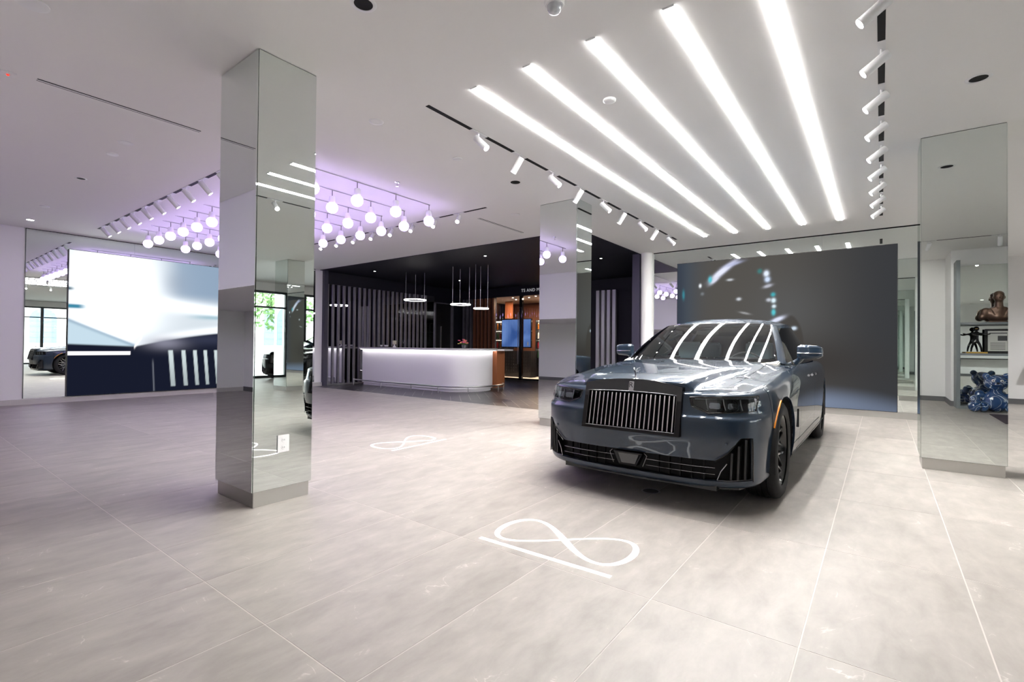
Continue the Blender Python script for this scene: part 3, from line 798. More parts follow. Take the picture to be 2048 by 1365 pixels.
def make_wheel(parent, x, y, side):
    """side +1: outer face towards +x"""
    r = bpy.data.objects.new('wheel', None); COL.objects.link(r); r.parent = parent; r.location = (x, y, WR); r.empty_display_size = .1
    R = WR; w = .128
    prof = [(.275,-w+.01),(.30,-w),(.345,-w),(.372,-w+.018),(.383,-w+.045)]
    for g in (-.06,-.02,.02,.06): prof += [(.385,g-.012),(.377,g-.009),(.377,g-.003),(.385,g)]
    prof += [(.383,w-.045),(.372,w-.018),(.345,w),(.30,w),(.275,w-.01)]
    MB().lathe(prof, n=56, axis='X').build('tyre', 'black_rubber', r, smooth=35)
    s = side
    rim = [(.282,-.11*s),(.265,-.10*s),(.255,-.02*s),(.255,.06*s),(.270,.098*s),(.284,.112*s),(.290,.108*s),(.286,.09*s)]
    MB().lathe(rim, n=56, axis='X').build('rim', 'wheel_dark', r, smooth=50)
    MB().lathe([(.276,.104*s),(.287,.1135*s),(.2905,.109*s)], n=56, axis='X').build('rim_lip', 'wheel_face', r, smooth=50)
    MB().lathe([(.0,-.03*s),(.17,-.03*s),(.18,-.05*s),(.0,-.05*s)], n=40, axis='X').build('brake_disc', 'dark_steel', r, smooth=40)
    def bar(m, a, b, wa, wb, d0, d1):
        # tapered bar in the wheel plane between polar points a,b
        pa = Vector((0, a[0]*math.cos(a[1]), a[0]*math.sin(a[1]))); pb = Vector((0, b[0]*math.cos(b[1]), b[0]*math.sin(b[1])))
        d = (pb-pa).normalized(); t = Vector((0, -d.z, d.y))
        v = []
        for p, ww, dep in ((pa, wa, a[2]), (pb, wb, b[2])):
            for q, e in ((-1, d0), (1, d0), (1, d1), (-1, d1)): v.append(p + t*(q*ww) + Vector((s*(dep+e), 0, 0)))
        m.add(v, [(0,1,2,3),(7,6,5,4),(0,4,5,1),(1,5,6,2),(2,6,7,3),(3,7,4,0)])
    n = 10
    body_me = face_me = None
    for k in range(n):
        a = 2*PI*k/n + .16
        if body_me is None:
            mb, mf = MB(), MB()
            bar(mb, (.05, 0, .055), (.155, 0, .062), .014, .015, -.03, .0)
            bar(mf, (.06, 0, .055), (.153, 0, .062), .008, .009, -.002, .003)
            for sg in (-1, 1):
                bar(mb, (.150, 0, .062), (.262, sg*.215, .082), .011, .011, -.03, .0)
                bar(mf, (.155, sg*.02, .062), (.268, sg*.215, .083), .0055, .006, -.002, .003)
            body_me = mb.mesh('spoke', 'wheel_dark'); face_me = mf.mesh('spoke_face', 'wheel_face')
        o = link('spoke', body_me, r); o.rotation_euler = (a, 0, 0)
        q = link('machined_face', face_me, r); q.rotation_euler = (a, 0, 0)
    MB().lathe([(0,.075*s),(.042,.074*s),(.052,.066*s),(.056,.05*s),(.056,.0)], n=28, axis='X').build('centre_cap', 'wheel_dark', r, smooth=40)
    return r

def make_car(name, label, group, paint_name):
    car = thing(name, label, 'car', group=group)
    P = paint_name
    # ---- front bumper with its openings (both halves in one skin)
    fb = wall_bm(0, cuts[0])
    fb = join_bm(fb, mirror_bm(fb)); weld(fb, 2e-5)
    lamps = []
    for sg in (1, -1):
        hp = [(p[0]*sg, p[1]) for p in HEAD]
        lamps.append((sg, cut_poly(fb, hp, 'Y')))
        for pod in (POD_A, POD_B):
            cut_poly(fb, [(p[0]*sg, p[1]) for p in pod], 'Y').free()
    cut_poly(fb, MOUTH_C, 'Y').free()
    cut_poly(fb, GRILLE_HOLE, 'Y').free()
    for yc in (AX1,): cut_poly(fb, arch_poly(yc), 'X').free()
    panel('front_bumper', fb, P, car, thick=.03)
    # ---- fenders
    for sg in (1, -1):
        b = wall_bm(cuts[0], cuts[1]); cut_poly(b, arch_poly(AX1), 'X').free()
        d = deck_bm(lambda i, j: FR[j+1] >= .80-1e-6 and DG[i, 0, 1] < Y_DOOR - 1e-6 and fy(SS[i+1]) <= Y_DOOR + 1e-6)
        b = join_bm(b, d); weld(b, 2e-5)
        if sg < 0:
            b2 = mirror_bm(b); b.free(); b = b2
        panel('front_fender', b, P, car)
        for nm, a, c in (('front_door', cuts[1], cuts[2]), ('rear_door', cuts[2], cuts[3])):
            b = wall_bm(a, c, 2*0+1.0, 99)
            if nm == 'rear_door': cut_poly(b, arch_poly(AX2), 'X').free()
            d = deck_bm(lambda i, j: a-1e-6 <= SS[i] and SS[i+1] <= c+1e-6 and (DIN[i] > .6 and DIN[i+1] > .6))
            b = join_bm(b, d); weld(b, 2e-5)
            if sg < 0:
                b2 = mirror_bm(b); b.free(); b = b2
            panel(nm, b, P, car)
        b = wall_bm(cuts[1], cuts[3], 0, 1.0); cut_poly(b, arch_poly(AX2), 'X').free()
        if sg < 0:
            b2 = mirror_bm(b); b.free(); b = b2
        panel('sill', b, P, car)
        b = wall_bm(cuts[3], cuts[4]); cut_poly(b, arch_poly(AX2), 'X').free()
        d = deck_bm(lambda i, j: cuts[3]-1e-6 <= SS[i] and SS[i+1] <= cuts[4]+1e-6 and (FR[j+1] >= .80-1e-6 or (DIN[i] > .3 and DIN[i+1] > .3)))
        b = join_bm(b, d); weld(b, 2e-5)
        if sg < 0:
            b2 = mirror_bm(b); b.free(); b = b2
        panel('rear_fender', b, P, car)
    # ---- bonnet and boot lid, rear bumper
    hood_keep = lambda i, j: (FR[j] <= .80+1e-6 and (DIN[i] < .66) and fy(SS[i+1]) <= 1.80) or (SS[i+1] <= s_at_y(.10) and False) or (FR[j+1] >= .80-1e-6 and SS[i+1] <= cuts[0]+1e-6 and False)
    b = deck_bm(hood_keep); b = join_bm(b, mirror_bm(b)); weld(b, 2e-5); panel('bonnet', b, P, car)
    for sg in (1, -1):
        # the wing tops beside the bonnet, ahead of the fender joint
        b = deck_bm(lambda i, j: FR[j+1] >= .80-1e-6 and SS[i+1] <= s_at_y(Y_DOOR)+1e-6 and SS[i+1] <= cuts[0] + 1e-6)
        if sg < 0:
            b2 = mirror_bm(b); b.free(); b = b2
        panel('wing_top', b, P, car, gap=False)
    b = deck_bm(lambda i, j: SS[i] >= s_at_y(4.4) and DIN[i] < .3 and ((FR[j] <= .80+1e-6) or SS[i] >= cuts[4]-1e-6))
    b = join_bm(b, mirror_bm(b)); weld(b, 2e-5); panel('boot_lid', b, P, car)
    b = wall_bm(cuts[4], sl[-1]); b = join_bm(b, mirror_bm(b)); weld(b, 2e-5)
    for sg in (1, -1):
        tl = [(.66*sg,.66),(.80*sg,.66),(.80*sg,.86),(.66*sg,.86)]
    panel('rear_bumper', b, P, car, gap=False)
    for sg in (1, -1):
        MB().box(.70*sg-.045, .70*sg+.045, 5.40, 5.455, .66, .87).build('tail_lamp', 'red_lens', car, bevel=.01)
    # ---- greenhouse
    def gh_bm(g0, g1, t0, t1, ng, ntt):
        G = np.linspace(g0, g1, ng); T = np.linspace(t0, t1, ntt)
        V = np.array([[gh_point(g, t) for t in T] for g in G]).reshape(-1, 3)
        bm = bm_from(V, grid_faces(ng, ntt, lambda i, j: True)); return bm
    b = gh_bm(0, 2.86, .045, .945, 34, 22); b = join_bm(b, mirror_bm(b)); weld(b, 2e-5); panel('windscreen', b, 'windscreen_glass', car, gap=False)
    b = gh_bm(0, 2.86, -.02, .045, 34, 4); b = join_bm(b, gh_bm(0, 2.86, .945, 1.0, 34, 4)); b = join_bm(b, gh_bm(2.86, 3.02, -.02, 1.0, 4, 22)); weld(b, 2e-5)
    b = join_bm(b, mirror_bm(b)); weld(b, 2e-5); panel('windscreen_seal', b, 'gloss_black', car, gap=False)
    for sg in (1, -1):
        def put(nm, bm, mt, gap=True):
            if sg < 0:
                b2 = mirror_bm(bm); bm.free(); bm = b2
            return panel(nm, bm, mt, car, gap=gap, thick=.02)
        b = gh_bm(3.02, 4.05, -.03, 1.0, 12, 22); b = join_bm(b, gh_bm(4.05, 8.25, .90, 1.0, 60, 5)); weld(b, 2e-5); put('roof_pillar', b, P)
        put('side_window', gh_bm(4.12, 6.0, .04, .885, 26, 16), 'side_glass', False)
        put('side_window', gh_bm(6.08, 8.2, .04, .885, 28, 16), 'side_glass', False)
        b = gh_bm(4.05, 4.12, .0, .90, 3, 16); b = join_bm(b, gh_bm(6.0, 6.08, .0, .90, 3, 16)); b = join_bm(b, gh_bm(4.12, 8.25, -.01, .04, 50, 3)); b = join_bm(b, gh_bm(4.12, 8.25, .885, .90, 50, 3)); put('window_trim', b, 'gloss_black', False)
        put('rear_pillar', gh_bm(8.25, 9.7, -.03, 1.0, 20, 22), P)
    b = gh_bm(9.7, 12, .03, .96, 24, 18); b = join_bm(b, mirror_bm(b)); weld(b, 2e-5); panel('rear_window', b, 'side_glass', car, gap=False)
    # roof: lateral rows between the edge curves
    NR, NX = 70, 26; V = np.zeros((NR, NX, 3))
    gs = np.linspace(0, 12, NR); xs_ = np.linspace(1, 0, NX)
    for i, g in enumerate(gs):
        xe, ye, ze = [float(gf[1][c](g)) for c in range(3)]
        for j, f in enumerate(xs_): V[i, j] = (max(xe, 0)*f, ye, roof_z(xe*f, ye, xe, ze))
    b = bm_from(V.reshape(-1, 3), grid_faces(NR, NX, lambda i, j: True)); weld(b, 2e-5)
    b = join_bm(b, mirror_bm(b)); weld(b, 2e-5); panel('roof', b, P, car, gap=False)
    # ---- radiator grille
    gr = bpy.data.objects.new('grille', None); COL.objects.link(gr); gr.parent = car; gr.empty_display_size = .1
    def arched(hw, zb, zs, rise, n=18):
        return [(-hw, zb), (hw, zb)] + [(hw - 2*hw*k/n, zs + rise*(1-abs(1-2*k/n)**2.2)) for k in range(n+1)]
    outer = arched(.396, .545, .898, .046); inner = arched(.358, .570, .838, .012)
    m = MB(); n = len(outer)
    # frame: front ring with a chamfered outside running back to the bonnet
    rings = [([(x*.995, z - .000) for x, z in outer], -.028), ([(x, z) for x, z in outer], -.018), ([(x*1.004, z-.001) for x, z in outer], .12)]
    inn = [(inner, -.028), ([(x*.985, .70+(z-.70)*.985) for x, z in inner], .05)]
    seq = [rings[2], rings[1], rings[0], inn[0], inn[1]]
    vs = [(x, y, z) for ring, y in seq for x, z in ring]
    fs = [(k*n+i, k*n+(i+1) % n, (k+1)*n+(i+1) % n, (k+1)*n+i) for k in range(len(seq)-1) for i in range(n)]
    m.add(vs, fs); m.build('surround', 'gloss_black', gr, smooth=25, bevel=0)
    MB().prism([(x*1.01, z) for x, z in inner], 'Y', .10, .11).build('backing', 'black_slot', gr)
    # thin bright line round the opening
    MB().tube([(x, -.029, z) for x, z in inner], .0022, 6, closed=True).build('inner_trim', 'dark_steel', gr, smooth=60)
    nv = 20; vane = None
    for k in range(nv):
        x = -.336 + .672*k/(nv-1)
        if vane is None:
            vane = MB().box(-.0045, .0045, -.020, .055, .574, .832).mesh('vane', 'chrome', bevel=.0022)
        o = link('vane', vane, gr); o.location = (x, 0, 0)
    bd = link('badge', MB().box(-.020, .020, -.0315, -.026, .850, .925).mesh('badge', 'satin_steel', bevel=.004), gr)
    t1 = link('badge_letter', text_mesh('badge_letter', 'R', .058, 'black_plastic', .001), bd); t1.location = (-.003, -.0325, .896)
    t2 = link('badge_letter', t1.data, bd); t2.location = (.004, -.0328, .876)
    for ch in list(gr.children) + list(bd.children):
        if ch.data.get('leaned'): continue
        off = Vector(ch.location) if ch.parent is bd else Vector((0, 0, 0))
        for v in ch.data.vertices: v.co.y += (v.co.z + off.z - .547)*.226 - .0 + .012
        ch.data['leaned'] = 1
    # ---- bonnet ornament: winged figure leaning forward on a round foot
    orn = bpy.data.objects.new('bonnet_ornament', None); COL.objects.link(orn); orn.parent = car; orn.location = (0, .135, .936); orn.empty_display_size = .05
    MB().lathe([(0,.012),(.022,.011),(.030,.006),(.032,-.01)], n=24).build('foot', 'chrome', orn, smooth=50)
    MB().tube([(0,.012,.008),(0,.010,.030),(0,.002,.052),(0,-.010,.070),(0,-.018,.080)], [.010,.007,.0065,.0075,.005], 10).sphere((0,-.023,.087), .0065, 10, 8).build('figure', 'chrome', orn, smooth=60)
    for sg in (1, -1):
        MB().add([(0,-.006,.066),(sg*.012,.012,.090),(sg*.026,.034,.096),(sg*.030,.040,.084),(sg*.018,.020,.066),(0,.004,.052),
                  (0,-.003,.066),(sg*.012,.015,.088),(sg*.026,.037,.094),(sg*.030,.043,.082),(sg*.018,.023,.065),(0,.007,.052)],
                 [(0,1,2,3,4,5),(11,10,9,8,7,6)] + [(i,(i+1)%6,6+(i+1)%6,6+i) for i in range(6)]).build('wing', 'chrome', orn, smooth=30)
    # ---- headlamps
    for sg, piece in lamps:
        hl = bpy.data.objects.new('headlamp', None); COL.objects.link(hl); hl.parent = car; hl.empty_display_size = .1
        rim_e = [e for e in piece.edges if len(e.link_faces) == 1]
        # bezel: side walls going in
        bz = piece.copy(); be = [e for e in bz.edges if len(e.link_faces) == 1]
        r = bmesh.ops.extrude_edge_only(bz, edges=be)
        for v in [g for g in r['geom'] if isinstance(g, bmesh.types.BMVert)]: v.co.y += .07; v.co.x *= .99
        bmesh.ops.delete(bz, geom=[f for f in bz.faces if f in set(list(bz.faces)[:len(piece.faces)])], context='FACES')
        panel('bezel', bz, 'gloss_black', hl, gap=False)
        bk = piece.copy()
        for v in bk.verts: v.co.y += .068
        panel('housing', bk, 'gloss_black', hl, gap=False)
        # black lining ring visible around the lens
        pts = [Vector((x*sg, 0, z)) for x, z in HEAD]
        def ysurf(x, z):
            best = min(piece.verts, key=lambda v: (v.co.x-x)**2+(v.co.z-z)**2); return best.co.y
        loop = []
        for a, c in zip(HEAD, HEAD[1:]+HEAD[:1]):
            for k in range(10):
                x = (a[0]+(c[0]-a[0])*k/10)*sg; z = a[1]+(c[1]-a[1])*k/10; loop.append((x, ysurf(x, z)+.002, z))
        MB().tube(loop, .0055, 6, closed=True).build('lining', 'gloss_black', hl, smooth=60)
        # daylight blades: thin bright hooks, and square projector modules
        for bx in (.545, .655, .755):
            yb = ysurf(bx*sg, .80) + .022
            MB().tube([(sg*bx, yb, .822), (sg*(bx+.004), yb, .788), (sg*(bx+.016), yb, .746)], .0042, 6).build('light_blade', 'white_plastic', hl, smooth=60)
        yb = ysurf(.65*sg, .77) + .030
        for bx, zz, wd in ((.60,.774,.075),(.715,.772,.075)):
            yb = ysurf(bx*sg, .79) + .025
            MB().box(min(sg*(bx-wd/2), sg*(bx+wd/2)), max(sg*(bx-wd/2), sg*(bx+wd/2)), yb, yb+.03, zz-.022, zz+.022).build('projector', 'lamp_inner', hl, bevel=.006)
        yb = ysurf(.82*sg, .80) + .03
        MB().box(min(sg*.79, sg*.845), max(sg*.79, sg*.845), yb, yb+.02, .755, .832).build('corner_reflector', 'lamp_inner', hl, bevel=.004)
        yt = ysurf(.64*sg, .84) + .02
        MB().tube([(sg*.47, ysurf(.47*sg, .82)+.02, .820), (sg*.64, yt, .826), (sg*.83, ysurf(.83*sg, .83)+.02, .832)], .006, 6).build('upper_blade', 'lamp_inner', hl, smooth=60)
        panel('lens', piece, 'lamp_glass', hl, gap=False)
    # ---- lower intake
    it = bpy.data.objects.new('lower_intake', None); COL.objects.link(it); it.parent = car; it.empty_display_size = .1
    def wy(x, z):                                         # fascia depth at a point of the nose
        return float(np.interp(abs(x), stx[:10], sty[:10]))
    cx_ = np.linspace(-.86, .86, 45)
    m = MB(); vs = []
    for x in cx_:
        for z in (.24, .60): vs.append((x, wy(x, z) + .085, z))
    m.add(vs, [(2*i, 2*i+2, 2*i+3, 2*i+1) for i in range(len(cx_)-1)]); m.build('backing', 'black_slot', it)
    for zz, rr in ((.345, .0030), (.300, .0024)):
        for sg in (1, -1):
            MB().tube([(sg*x, wy(x, zz)+.020, zz - .006*(x/.6)) for x in np.linspace(.13, .615, 14)], rr, 6).build('crossbar', 'dark_steel', it, smooth=60)
    rib = None
    for x in (-.54,-.46,-.38,-.30,-.22,.22,.30,.38,.46,.54):
        MB().box(x-.004, x+.004, wy(x, .3)+.03, wy(x, .3)+.06, .250, .385).build('rib', 'black_slot', it)
    # sensor housing in the middle
    hz = [(-.115,.384),(.115,.384),(.070,.288),(-.070,.288)]; hz2 = [(-.085,.372),(.085,.372),(.055,.298),(-.055,.298)]
    sh = bpy.data.objects.new('sensor_housing', MB().add([(x, -.004, z) for x, z in hz] + [(x, .004, z) for x, z in hz2] + [(x*1.02, .06, z) for x, z in hz],
         [(0,1,5,4),(1,2,6,5),(2,3,7,6),(3,0,4,7),(0,8,9,1),(1,9,10,2),(2,10,11,3),(3,11,8,0)]).mesh('sensor_housing', 'gloss_black')); COL.objects.link(sh); sh.parent = it
    MB().add([(x, .006, z) for x, z in hz2], [(0,1,2,3)]).build('sensor_window', principled('sensor_glass', (.05,.055,.06), .12, coat=1.0) if 'sensor_glass' not in MATS else 'sensor_glass', sh)
    for sg in (1, -1):
        MB().tube([(sg*.128, .002, .392), (sg*.150, .004, .372), (sg*.118, .004, .290)], .003, 6).build('bracket', 'dark_steel', sh, smooth=50)
        # outer pods: upright fins between a slanted blade and a bright frame
        for x, zt in ((.715,.45),(.755,.50),(.795,.545)):
            yb = wy(x, .4)
            MB().add([(sg*(x-.010), yb+.015, .262), (sg*(x+.004), yb+.015, .262), (sg*(x+.012), yb+.012, zt), (sg*(x-.002), yb+.012, zt),
                      (sg*(x-.010), yb+.075, .262), (sg*(x+.004), yb+.075, .262), (sg*(x+.012), yb+.075, zt), (sg*(x-.002), yb+.075, zt)],
                     [(0,1,2,3),(7,6,5,4),(0,4,5,1),(1,5,6,2),(2,6,7,3),(3,7,4,0)]).build('fin', 'black_plastic', it)
        q = [(.632,.258),(.654,.320),(.690,.375)]
        MB().tube([(sg*x, wy(x, z)+.006, z) for x, z in q], .0035, 6).build('slanted_blade', 'satin_steel', it, smooth=60)
        q = [(.632,.256),(.70,.256),(.77,.262),(.829,.268),(.830,.42),(.829,.552)]
        MB().tube([(sg*x, wy(x, z)+.008, z) for x, z in q], .002, 6).build('pod_frame', 'dark_steel', it, smooth=60)
        s_ = [(x*sg, wy(x, z)-.001, z) for x, z in ((.62,.39),(.69,.442),(.775,.56),(.836,.56),(.838,.252))]
        MB().tube(s_, .004, 6).build('pod_edge', 'gloss_black', it, smooth=60)
        MB().lathe([(0,-.0015),(.009,-.0012),(.0105,0),(.0105,.004)], (sg*.69, wy(.69, .5)-.004, .515), 16, 'Y').build('parking_sensor', P, car, smooth=40)
        # amber marker on the front edge of the arch
        pts = []
        for k in range(9):
            a = math.radians(112 + 38*k/8); yy = AX1 + (ARCH+.012)*math.cos(a); zz = WR + (ARCH+.012)*math.sin(a)
            s = s_at_y(max(yy, .3)); xx = float(fx(s)) - float(np.interp(zz, [k_[1] for k_ in [(0,.3),(0,.6),(0,.75),(0,.85)]], [.012,.0,.006,.02]))
            pts.append((sg*(xx+.001), yy, zz))
        MB().tube(pts, .0075, 6).build('marker_lamp', 'amber_lens', car, smooth=60)
    # ---- wheels, arch liners, underbody
    for sg in (1, -1):
        for yc in (AX1, AX2):
            make_wheel(car, sg*(.815), yc, sg)
            m = MB(); m.lathe([(ARCH+.012, .945*sg), (ARCH+.012, .55*sg)], (0, yc, WR), 36, 'X', math.radians(-15), math.radians(195))
            m.lathe([(0, .58*sg), (ARCH+.012, .58*sg)], (0, yc, WR), 36, 'X', math.radians(-15), math.radians(195)); m.build('arch_liner', 'black_rubber', car, fix=False)
    MB().box(-.62, .62, .12, 5.3, .17, .24).build('underbody', 'black_plastic', car)
    MB().box(-.58, .58, .30, 1.35, .23, .80).build('engine_bay', 'black_slot', car)
    MB().prism([(-.74,.27),(-.5,.15),(0,.12),(.5,.15),(.74,.27),(.78,.42),(-.78,.42)], 'Z', .165, .20).build('air_dam', 'black_plastic', car)
    # ---- door mirrors
    for sg in (1, -1):
        dm = bpy.data.objects.new('door_mirror', None); COL.objects.link(dm); dm.parent = car; dm.location = (sg*.935, 2.16, 1.160); dm.empty_display_size = .05
        bm = bmesh.new(); bmesh.ops.create_cube(bm, size=1.0)
        bmesh.ops.subdivide_edges(bm, edges=bm.edges, cuts=3, use_grid_fill=True)
        for v in bm.verts:
            c = v.co*2; u = Vector((c.x, c.y, c.z)); k = max(abs(c.x), abs(c.y), abs(c.z)); l = (abs(c.x)**4+abs(c.y)**4+abs(c.z)**4)**.25
            v.co = u*(k/l)
        for it_ in range(2): bmesh.ops.subdivide_edges(bm, edges=bm.edges, cuts=1, use_grid_fill=True, smooth=1.0)
        for v in bm.verts:
            x, y, z = v.co; tz = .076*(1 - .18*(x+1)/2); v.co = Vector((sg*(.055 + x*.108), y*.062 + .03*abs(x)*.3 + .03*(x+1)/2, z*tz + .012*(x+1)/2*0))
        if sg < 0: bmesh.ops.reverse_faces(bm, faces=bm.faces)
        panel('mirror_cap', bm, P, dm, gap=False, lim=60)
        m = MB(); m.box(min(sg*-.035, sg*.12), max(sg*-.035, sg*.12), .058, .066, -.045, .045); m.build('mirror_glass', 'mirror', dm)
        MB().tube([(sg*-.02, .0, -.05), (sg*-.035, .005, -.085), (sg*-.075, .01, -.115)], [.035,.028,.03], 12).build('mirror_foot', P, dm, smooth=60)
        MB().tube([(sg*-.045,-.055,-.012),(sg*.05,-.062,-.012),(sg*.13,-.040,-.012),(sg*.158,.0,-.012)], .005, 6).build('mirror_stripe', 'chrome', dm, smooth=60)
        # coach-style handles
        for yy in (2.60, 2.96):
            xx = float(fx(s_at_y(yy))) - .012
            MB().box(min(sg*(xx-.004), sg*(xx+.022)), max(sg*(xx-.004), sg*(xx+.022)), yy-.10, yy+.10, .905, .930).build('door_handle', 'chrome', car, bevel=.006)
        pts = []
        MB().tube([(sg*(float(fx(s_at_y(y)))+.001), y, .33) for y in np.linspace(1.35, 3.7, 16)], .004, 6).build('sill_line', 'chrome', car, smooth=60)
        MB().box(min(sg*.968, sg*.982), max(sg*.968, sg*.982), 1.42, 1.455, .50, .66).build('fender_vent', 'gloss_black', car, bevel=.003)
    # ---- cabin
    MB().box(-.78, .78, 1.75, 4.5, .25, .45).build('cabin_floor', 'cabin_dark', car)
    MB().box(-.80, .80, 4.30, 4.34, .4, 1.02).build('rear_shelf', 'cabin_dark', car)
    for sg in (1, -1): MB().box(min(sg*.80, sg*.835), max(sg*.80, sg*.835), 1.85, 4.2, .4, 1.02).build('door_card', 'seat_leather', car)
    # dashboard
    m = MB(); m.prism([(1.66,.72),(1.66,1.045),(1.80,1.072),(2.02,1.060),(2.10,1.010),(2.08,.72)], 'X', -.78, .78); m.build('dashboard', 'dash_leather', car, smooth=40, bevel=.01)
    MB().prism([(1.94,1.055),(2.00,1.100),(2.06,1.095),(2.07,1.05)], 'X', .25, .58).build('instrument_hood', 'cabin_dark', car)
    sw = MB().lathe([(.170,.0),(.180,.012),(.190,0),(.180,-.012),(.170,0)], (0,0,0), 30).build('steering_wheel', 'cabin_dark', car, smooth=80)
    sw.location = (.40, 2.20, .985); sw.rotation_euler = (math.radians(-66), 0, 0)
    MB().box(-.12,.12,-.018,.018,-.035,.0).build('steering_hub', 'cabin_dark', sw, bevel=.008)
    m = MB(); m.box(-.125, .125, 2.17, 2.20, 1.335, 1.395); m.build('rear_view_mirror', 'black_plastic', car, bevel=.012)
    def seat(x, y, w, hd):
        st = bpy.data.objects.new('seat', None); COL.objects.link(st); st.parent = car; st.location = (x, y, 0); st.empty_display_size = .1
        MB().box(-w, w, -.50, .05, .40, .58).build('cushion', 'seat_leather', st, bevel=.05)
        m = MB(); m.prism([(0,.50),(.16,1.02),(.24,1.03),(.15,.50)], 'X', -w*.95, w*.95); m.build('backrest', 'seat_leather', st, bevel=.035, smooth=60)
        m = MB(); m.prism([(.13,1.06),(.13,1.24),(.16,1.27),(.24,1.27),(.25,1.06)], 'X', -hd, hd); m.build('headrest', 'seat_leather', st, bevel=.03, smooth=60)
        for q in (-.05, .05): MB().cyl((q,.19,1.0), (q,.19,1.1), .007, n=8).build('headrest_post', 'chrome', st, smooth=60)
    for x in (-.40, .40): seat(x, 2.68, .27, .135)
    for x in (-.42, .42): seat(x, 3.72, .30, .14)
    MB().prism([(2.50,1.440),(2.62,1.452),(3.2,1.462),(3.8,1.430),(4.05,1.38),(4.05,1.37),(3.8,1.418),(3.2,1.450),(2.62,1.440),(2.50,1.430)], 'X', -.55, .55).build('headliner', 'headliner', car)
    return car
CAR_LOC, CAR_YAW = (-1.553, 3.549, 0.0), math.radians(0.2)
car = make_car('saloon_car', 'slate blue metallic luxury saloon with upright chrome grille, parked under the light strips', 'cars', 'slate_paint')
car.location = CAR_LOC; car.rotation_euler = (0, 0, CAR_YAW)
# ================================================================== bar
noisy(principled('slat_grey', (.17,.165,.185), .42, metal=.35), 3, .12)
principled('slat_wood', (.20,.075,.035), .5)
principled('wood_panel', (.30,.10,.04), .5)
principled('counter_white', (.84,.82,.84), .32)
principled('counter_top', (.60,.59,.60), .25)
ss = thing('slat_screen', 'row of upright grey slats against dark mirror on the wall beside the white counter', 'slat wall', (-12.90, 8.0, 0))
slat = MB().box(.0005, .036, -.030, .030, .035, 2.955).mesh('slat', 'slat_grey', bevel=.004)
for k in range(22):
    if k == 17: pass
    o = link('slat', slat, ss); o.location = (0, .13 + .1835*k, 0)
box('base_rail', 'dark_base', .001, .05, .05, 4.35, 0, .035, ss)
box('top_rail', 'dark_paint', .001, .05, .05, 4.35, 2.955, 2.975, ss)
# door in the dark wall
d = thing('door_1', 'plain black door with a grey frame beyond the slatted wall', 'door', (-12.99, 12.88, 0)); d['kind'] = 'structure'; del d['category']
box('leaf', principled('door_black', (.010,.010,.012), .35), 0, .04, -.42, .42, .01, 2.72, d)
for y in (-.47, .43): box('frame', 'slat_grey', 0, .13, y, y+.055, 0, 2.76, d)
box('frame', 'slat_grey', 0, .13, -.47, .485, 2.72, 2.76, d)
box('handle', 'satin_steel', .04, .07, -.10, -.075, .85, 1.9, d)
# slats on the cellar wall
sb = thing('slat_screen', 'dark and copper upright slats between the black door and the cellar glass', 'slat wall', (-12.9, 13.93, 0))
slw = MB().box(-.04, .04, -.05, .05, .03, 2.955).mesh('slat', 'slat_wood', bevel=.004)
slg = MB().box(-.04, .04, -.05, .05, .03, 2.955).mesh('slat', 'slat_grey', bevel=.004)
for k in range(9):
    o = link('slat', slg if k < 3 else slw, sb); o.location = (.06 + .1835*k, 0, 0)
sr = thing('slat_screen', 'four bright silver upright slats in the dark recess beside the round white pillar', 'slat wall', (-7.2, 13.9, 0))
sls = MB().box(-.055, .055, -.06, .06, .03, 2.96).mesh('slat', principled('slat_silver', (.62,.61,.64), .35, metal=.3), bevel=.004)
for k in range(4):
    o = link('slat', sls, sr); o.location = (.10 + .185*k, 0, 0)
# the slats are washed by a small uplight hidden at their foot
up = thing('floor_uplight', 'slim floor uplight washing the silver slats in the dark recess', 'uplight', (-6.8, 13.55, 0))
box('housing', 'black_plastic', -.40, .40, -.03, .03, 0, .035, up); box('lens', 'counter_glow', -.38, .38, -.02, .02, .035, .037, up)
# ---- counter
def ctr_path(off, n=14):
    """plan line of the counter front, pushed outwards by off"""
    r = .80 + off; c = (-9.05, 9.80); p = [(-12.40, 9.0-off)]
    p += [(-12.40 + (c[0]+12.40)*k/8, 9.0-off) for k in range(1, 8)]
    p += [(c[0] + r*math.sin(a), c[1] - r*math.cos(a)) for a in np.linspace(0, PI*.78, n+4)]
    return p
ct = thing('bar_counter', 'long white glowing bar counter with a rounded end and steel foot rail', 'counter', (0, 0, 0))
def sheet(off0, off1, z0, z1, name, mat, par):
    a, b = ctr_path(off0), ctr_path(off1); n = len(a); m = MB()
    vs = [(*p, z0) for p in a] + [(*p, z0) for p in b] + [(*p, z1) for p in b] + [(*p, z1) for p in a]
    fs = []
    for k in range(n-1):
        for q in range(4):
            r = (q+1) % 4; fs.append((q*n+k, q*n+k+1, r*n+k+1, r*n+k))
    fs += [(0, n, 2*n, 3*n), (n-1, 4*n-1, 3*n-1, 2*n-1)]
    m.add(vs, fs); return m.build(name, mat, par, smooth=35)
sheet(-.05, 0, .075, 1.055, 'front_panel', 'counter_white', ct)
sheet(-.09, -.05, 0, .09, 'toe_kick', 'counter_white', ct)
sheet(-.65, .13, 1.068, 1.12, 'worktop', 'counter_top', ct)
sheet(.035, .075, 1.058, 1.066, 'light_line', 'counter_glow', ct)
sheet(-.62, -.58, .0, 1.06, 'back_panel', 'dark_paint', ct)
box('service_shelf', 'counter_top', -9.2, -8.15, 10.45, 10.85, 1.06, 1.10, ct)
box('end_panel', 'wood_panel', -8.60, -8.40, 10.45, 10.8, .05, 1.06, ct)
MB().tube([(x, y, .165) for x, y in ctr_path(.30)], .022, 10).build('foot_rail', 'satin_steel', ct, smooth=60)
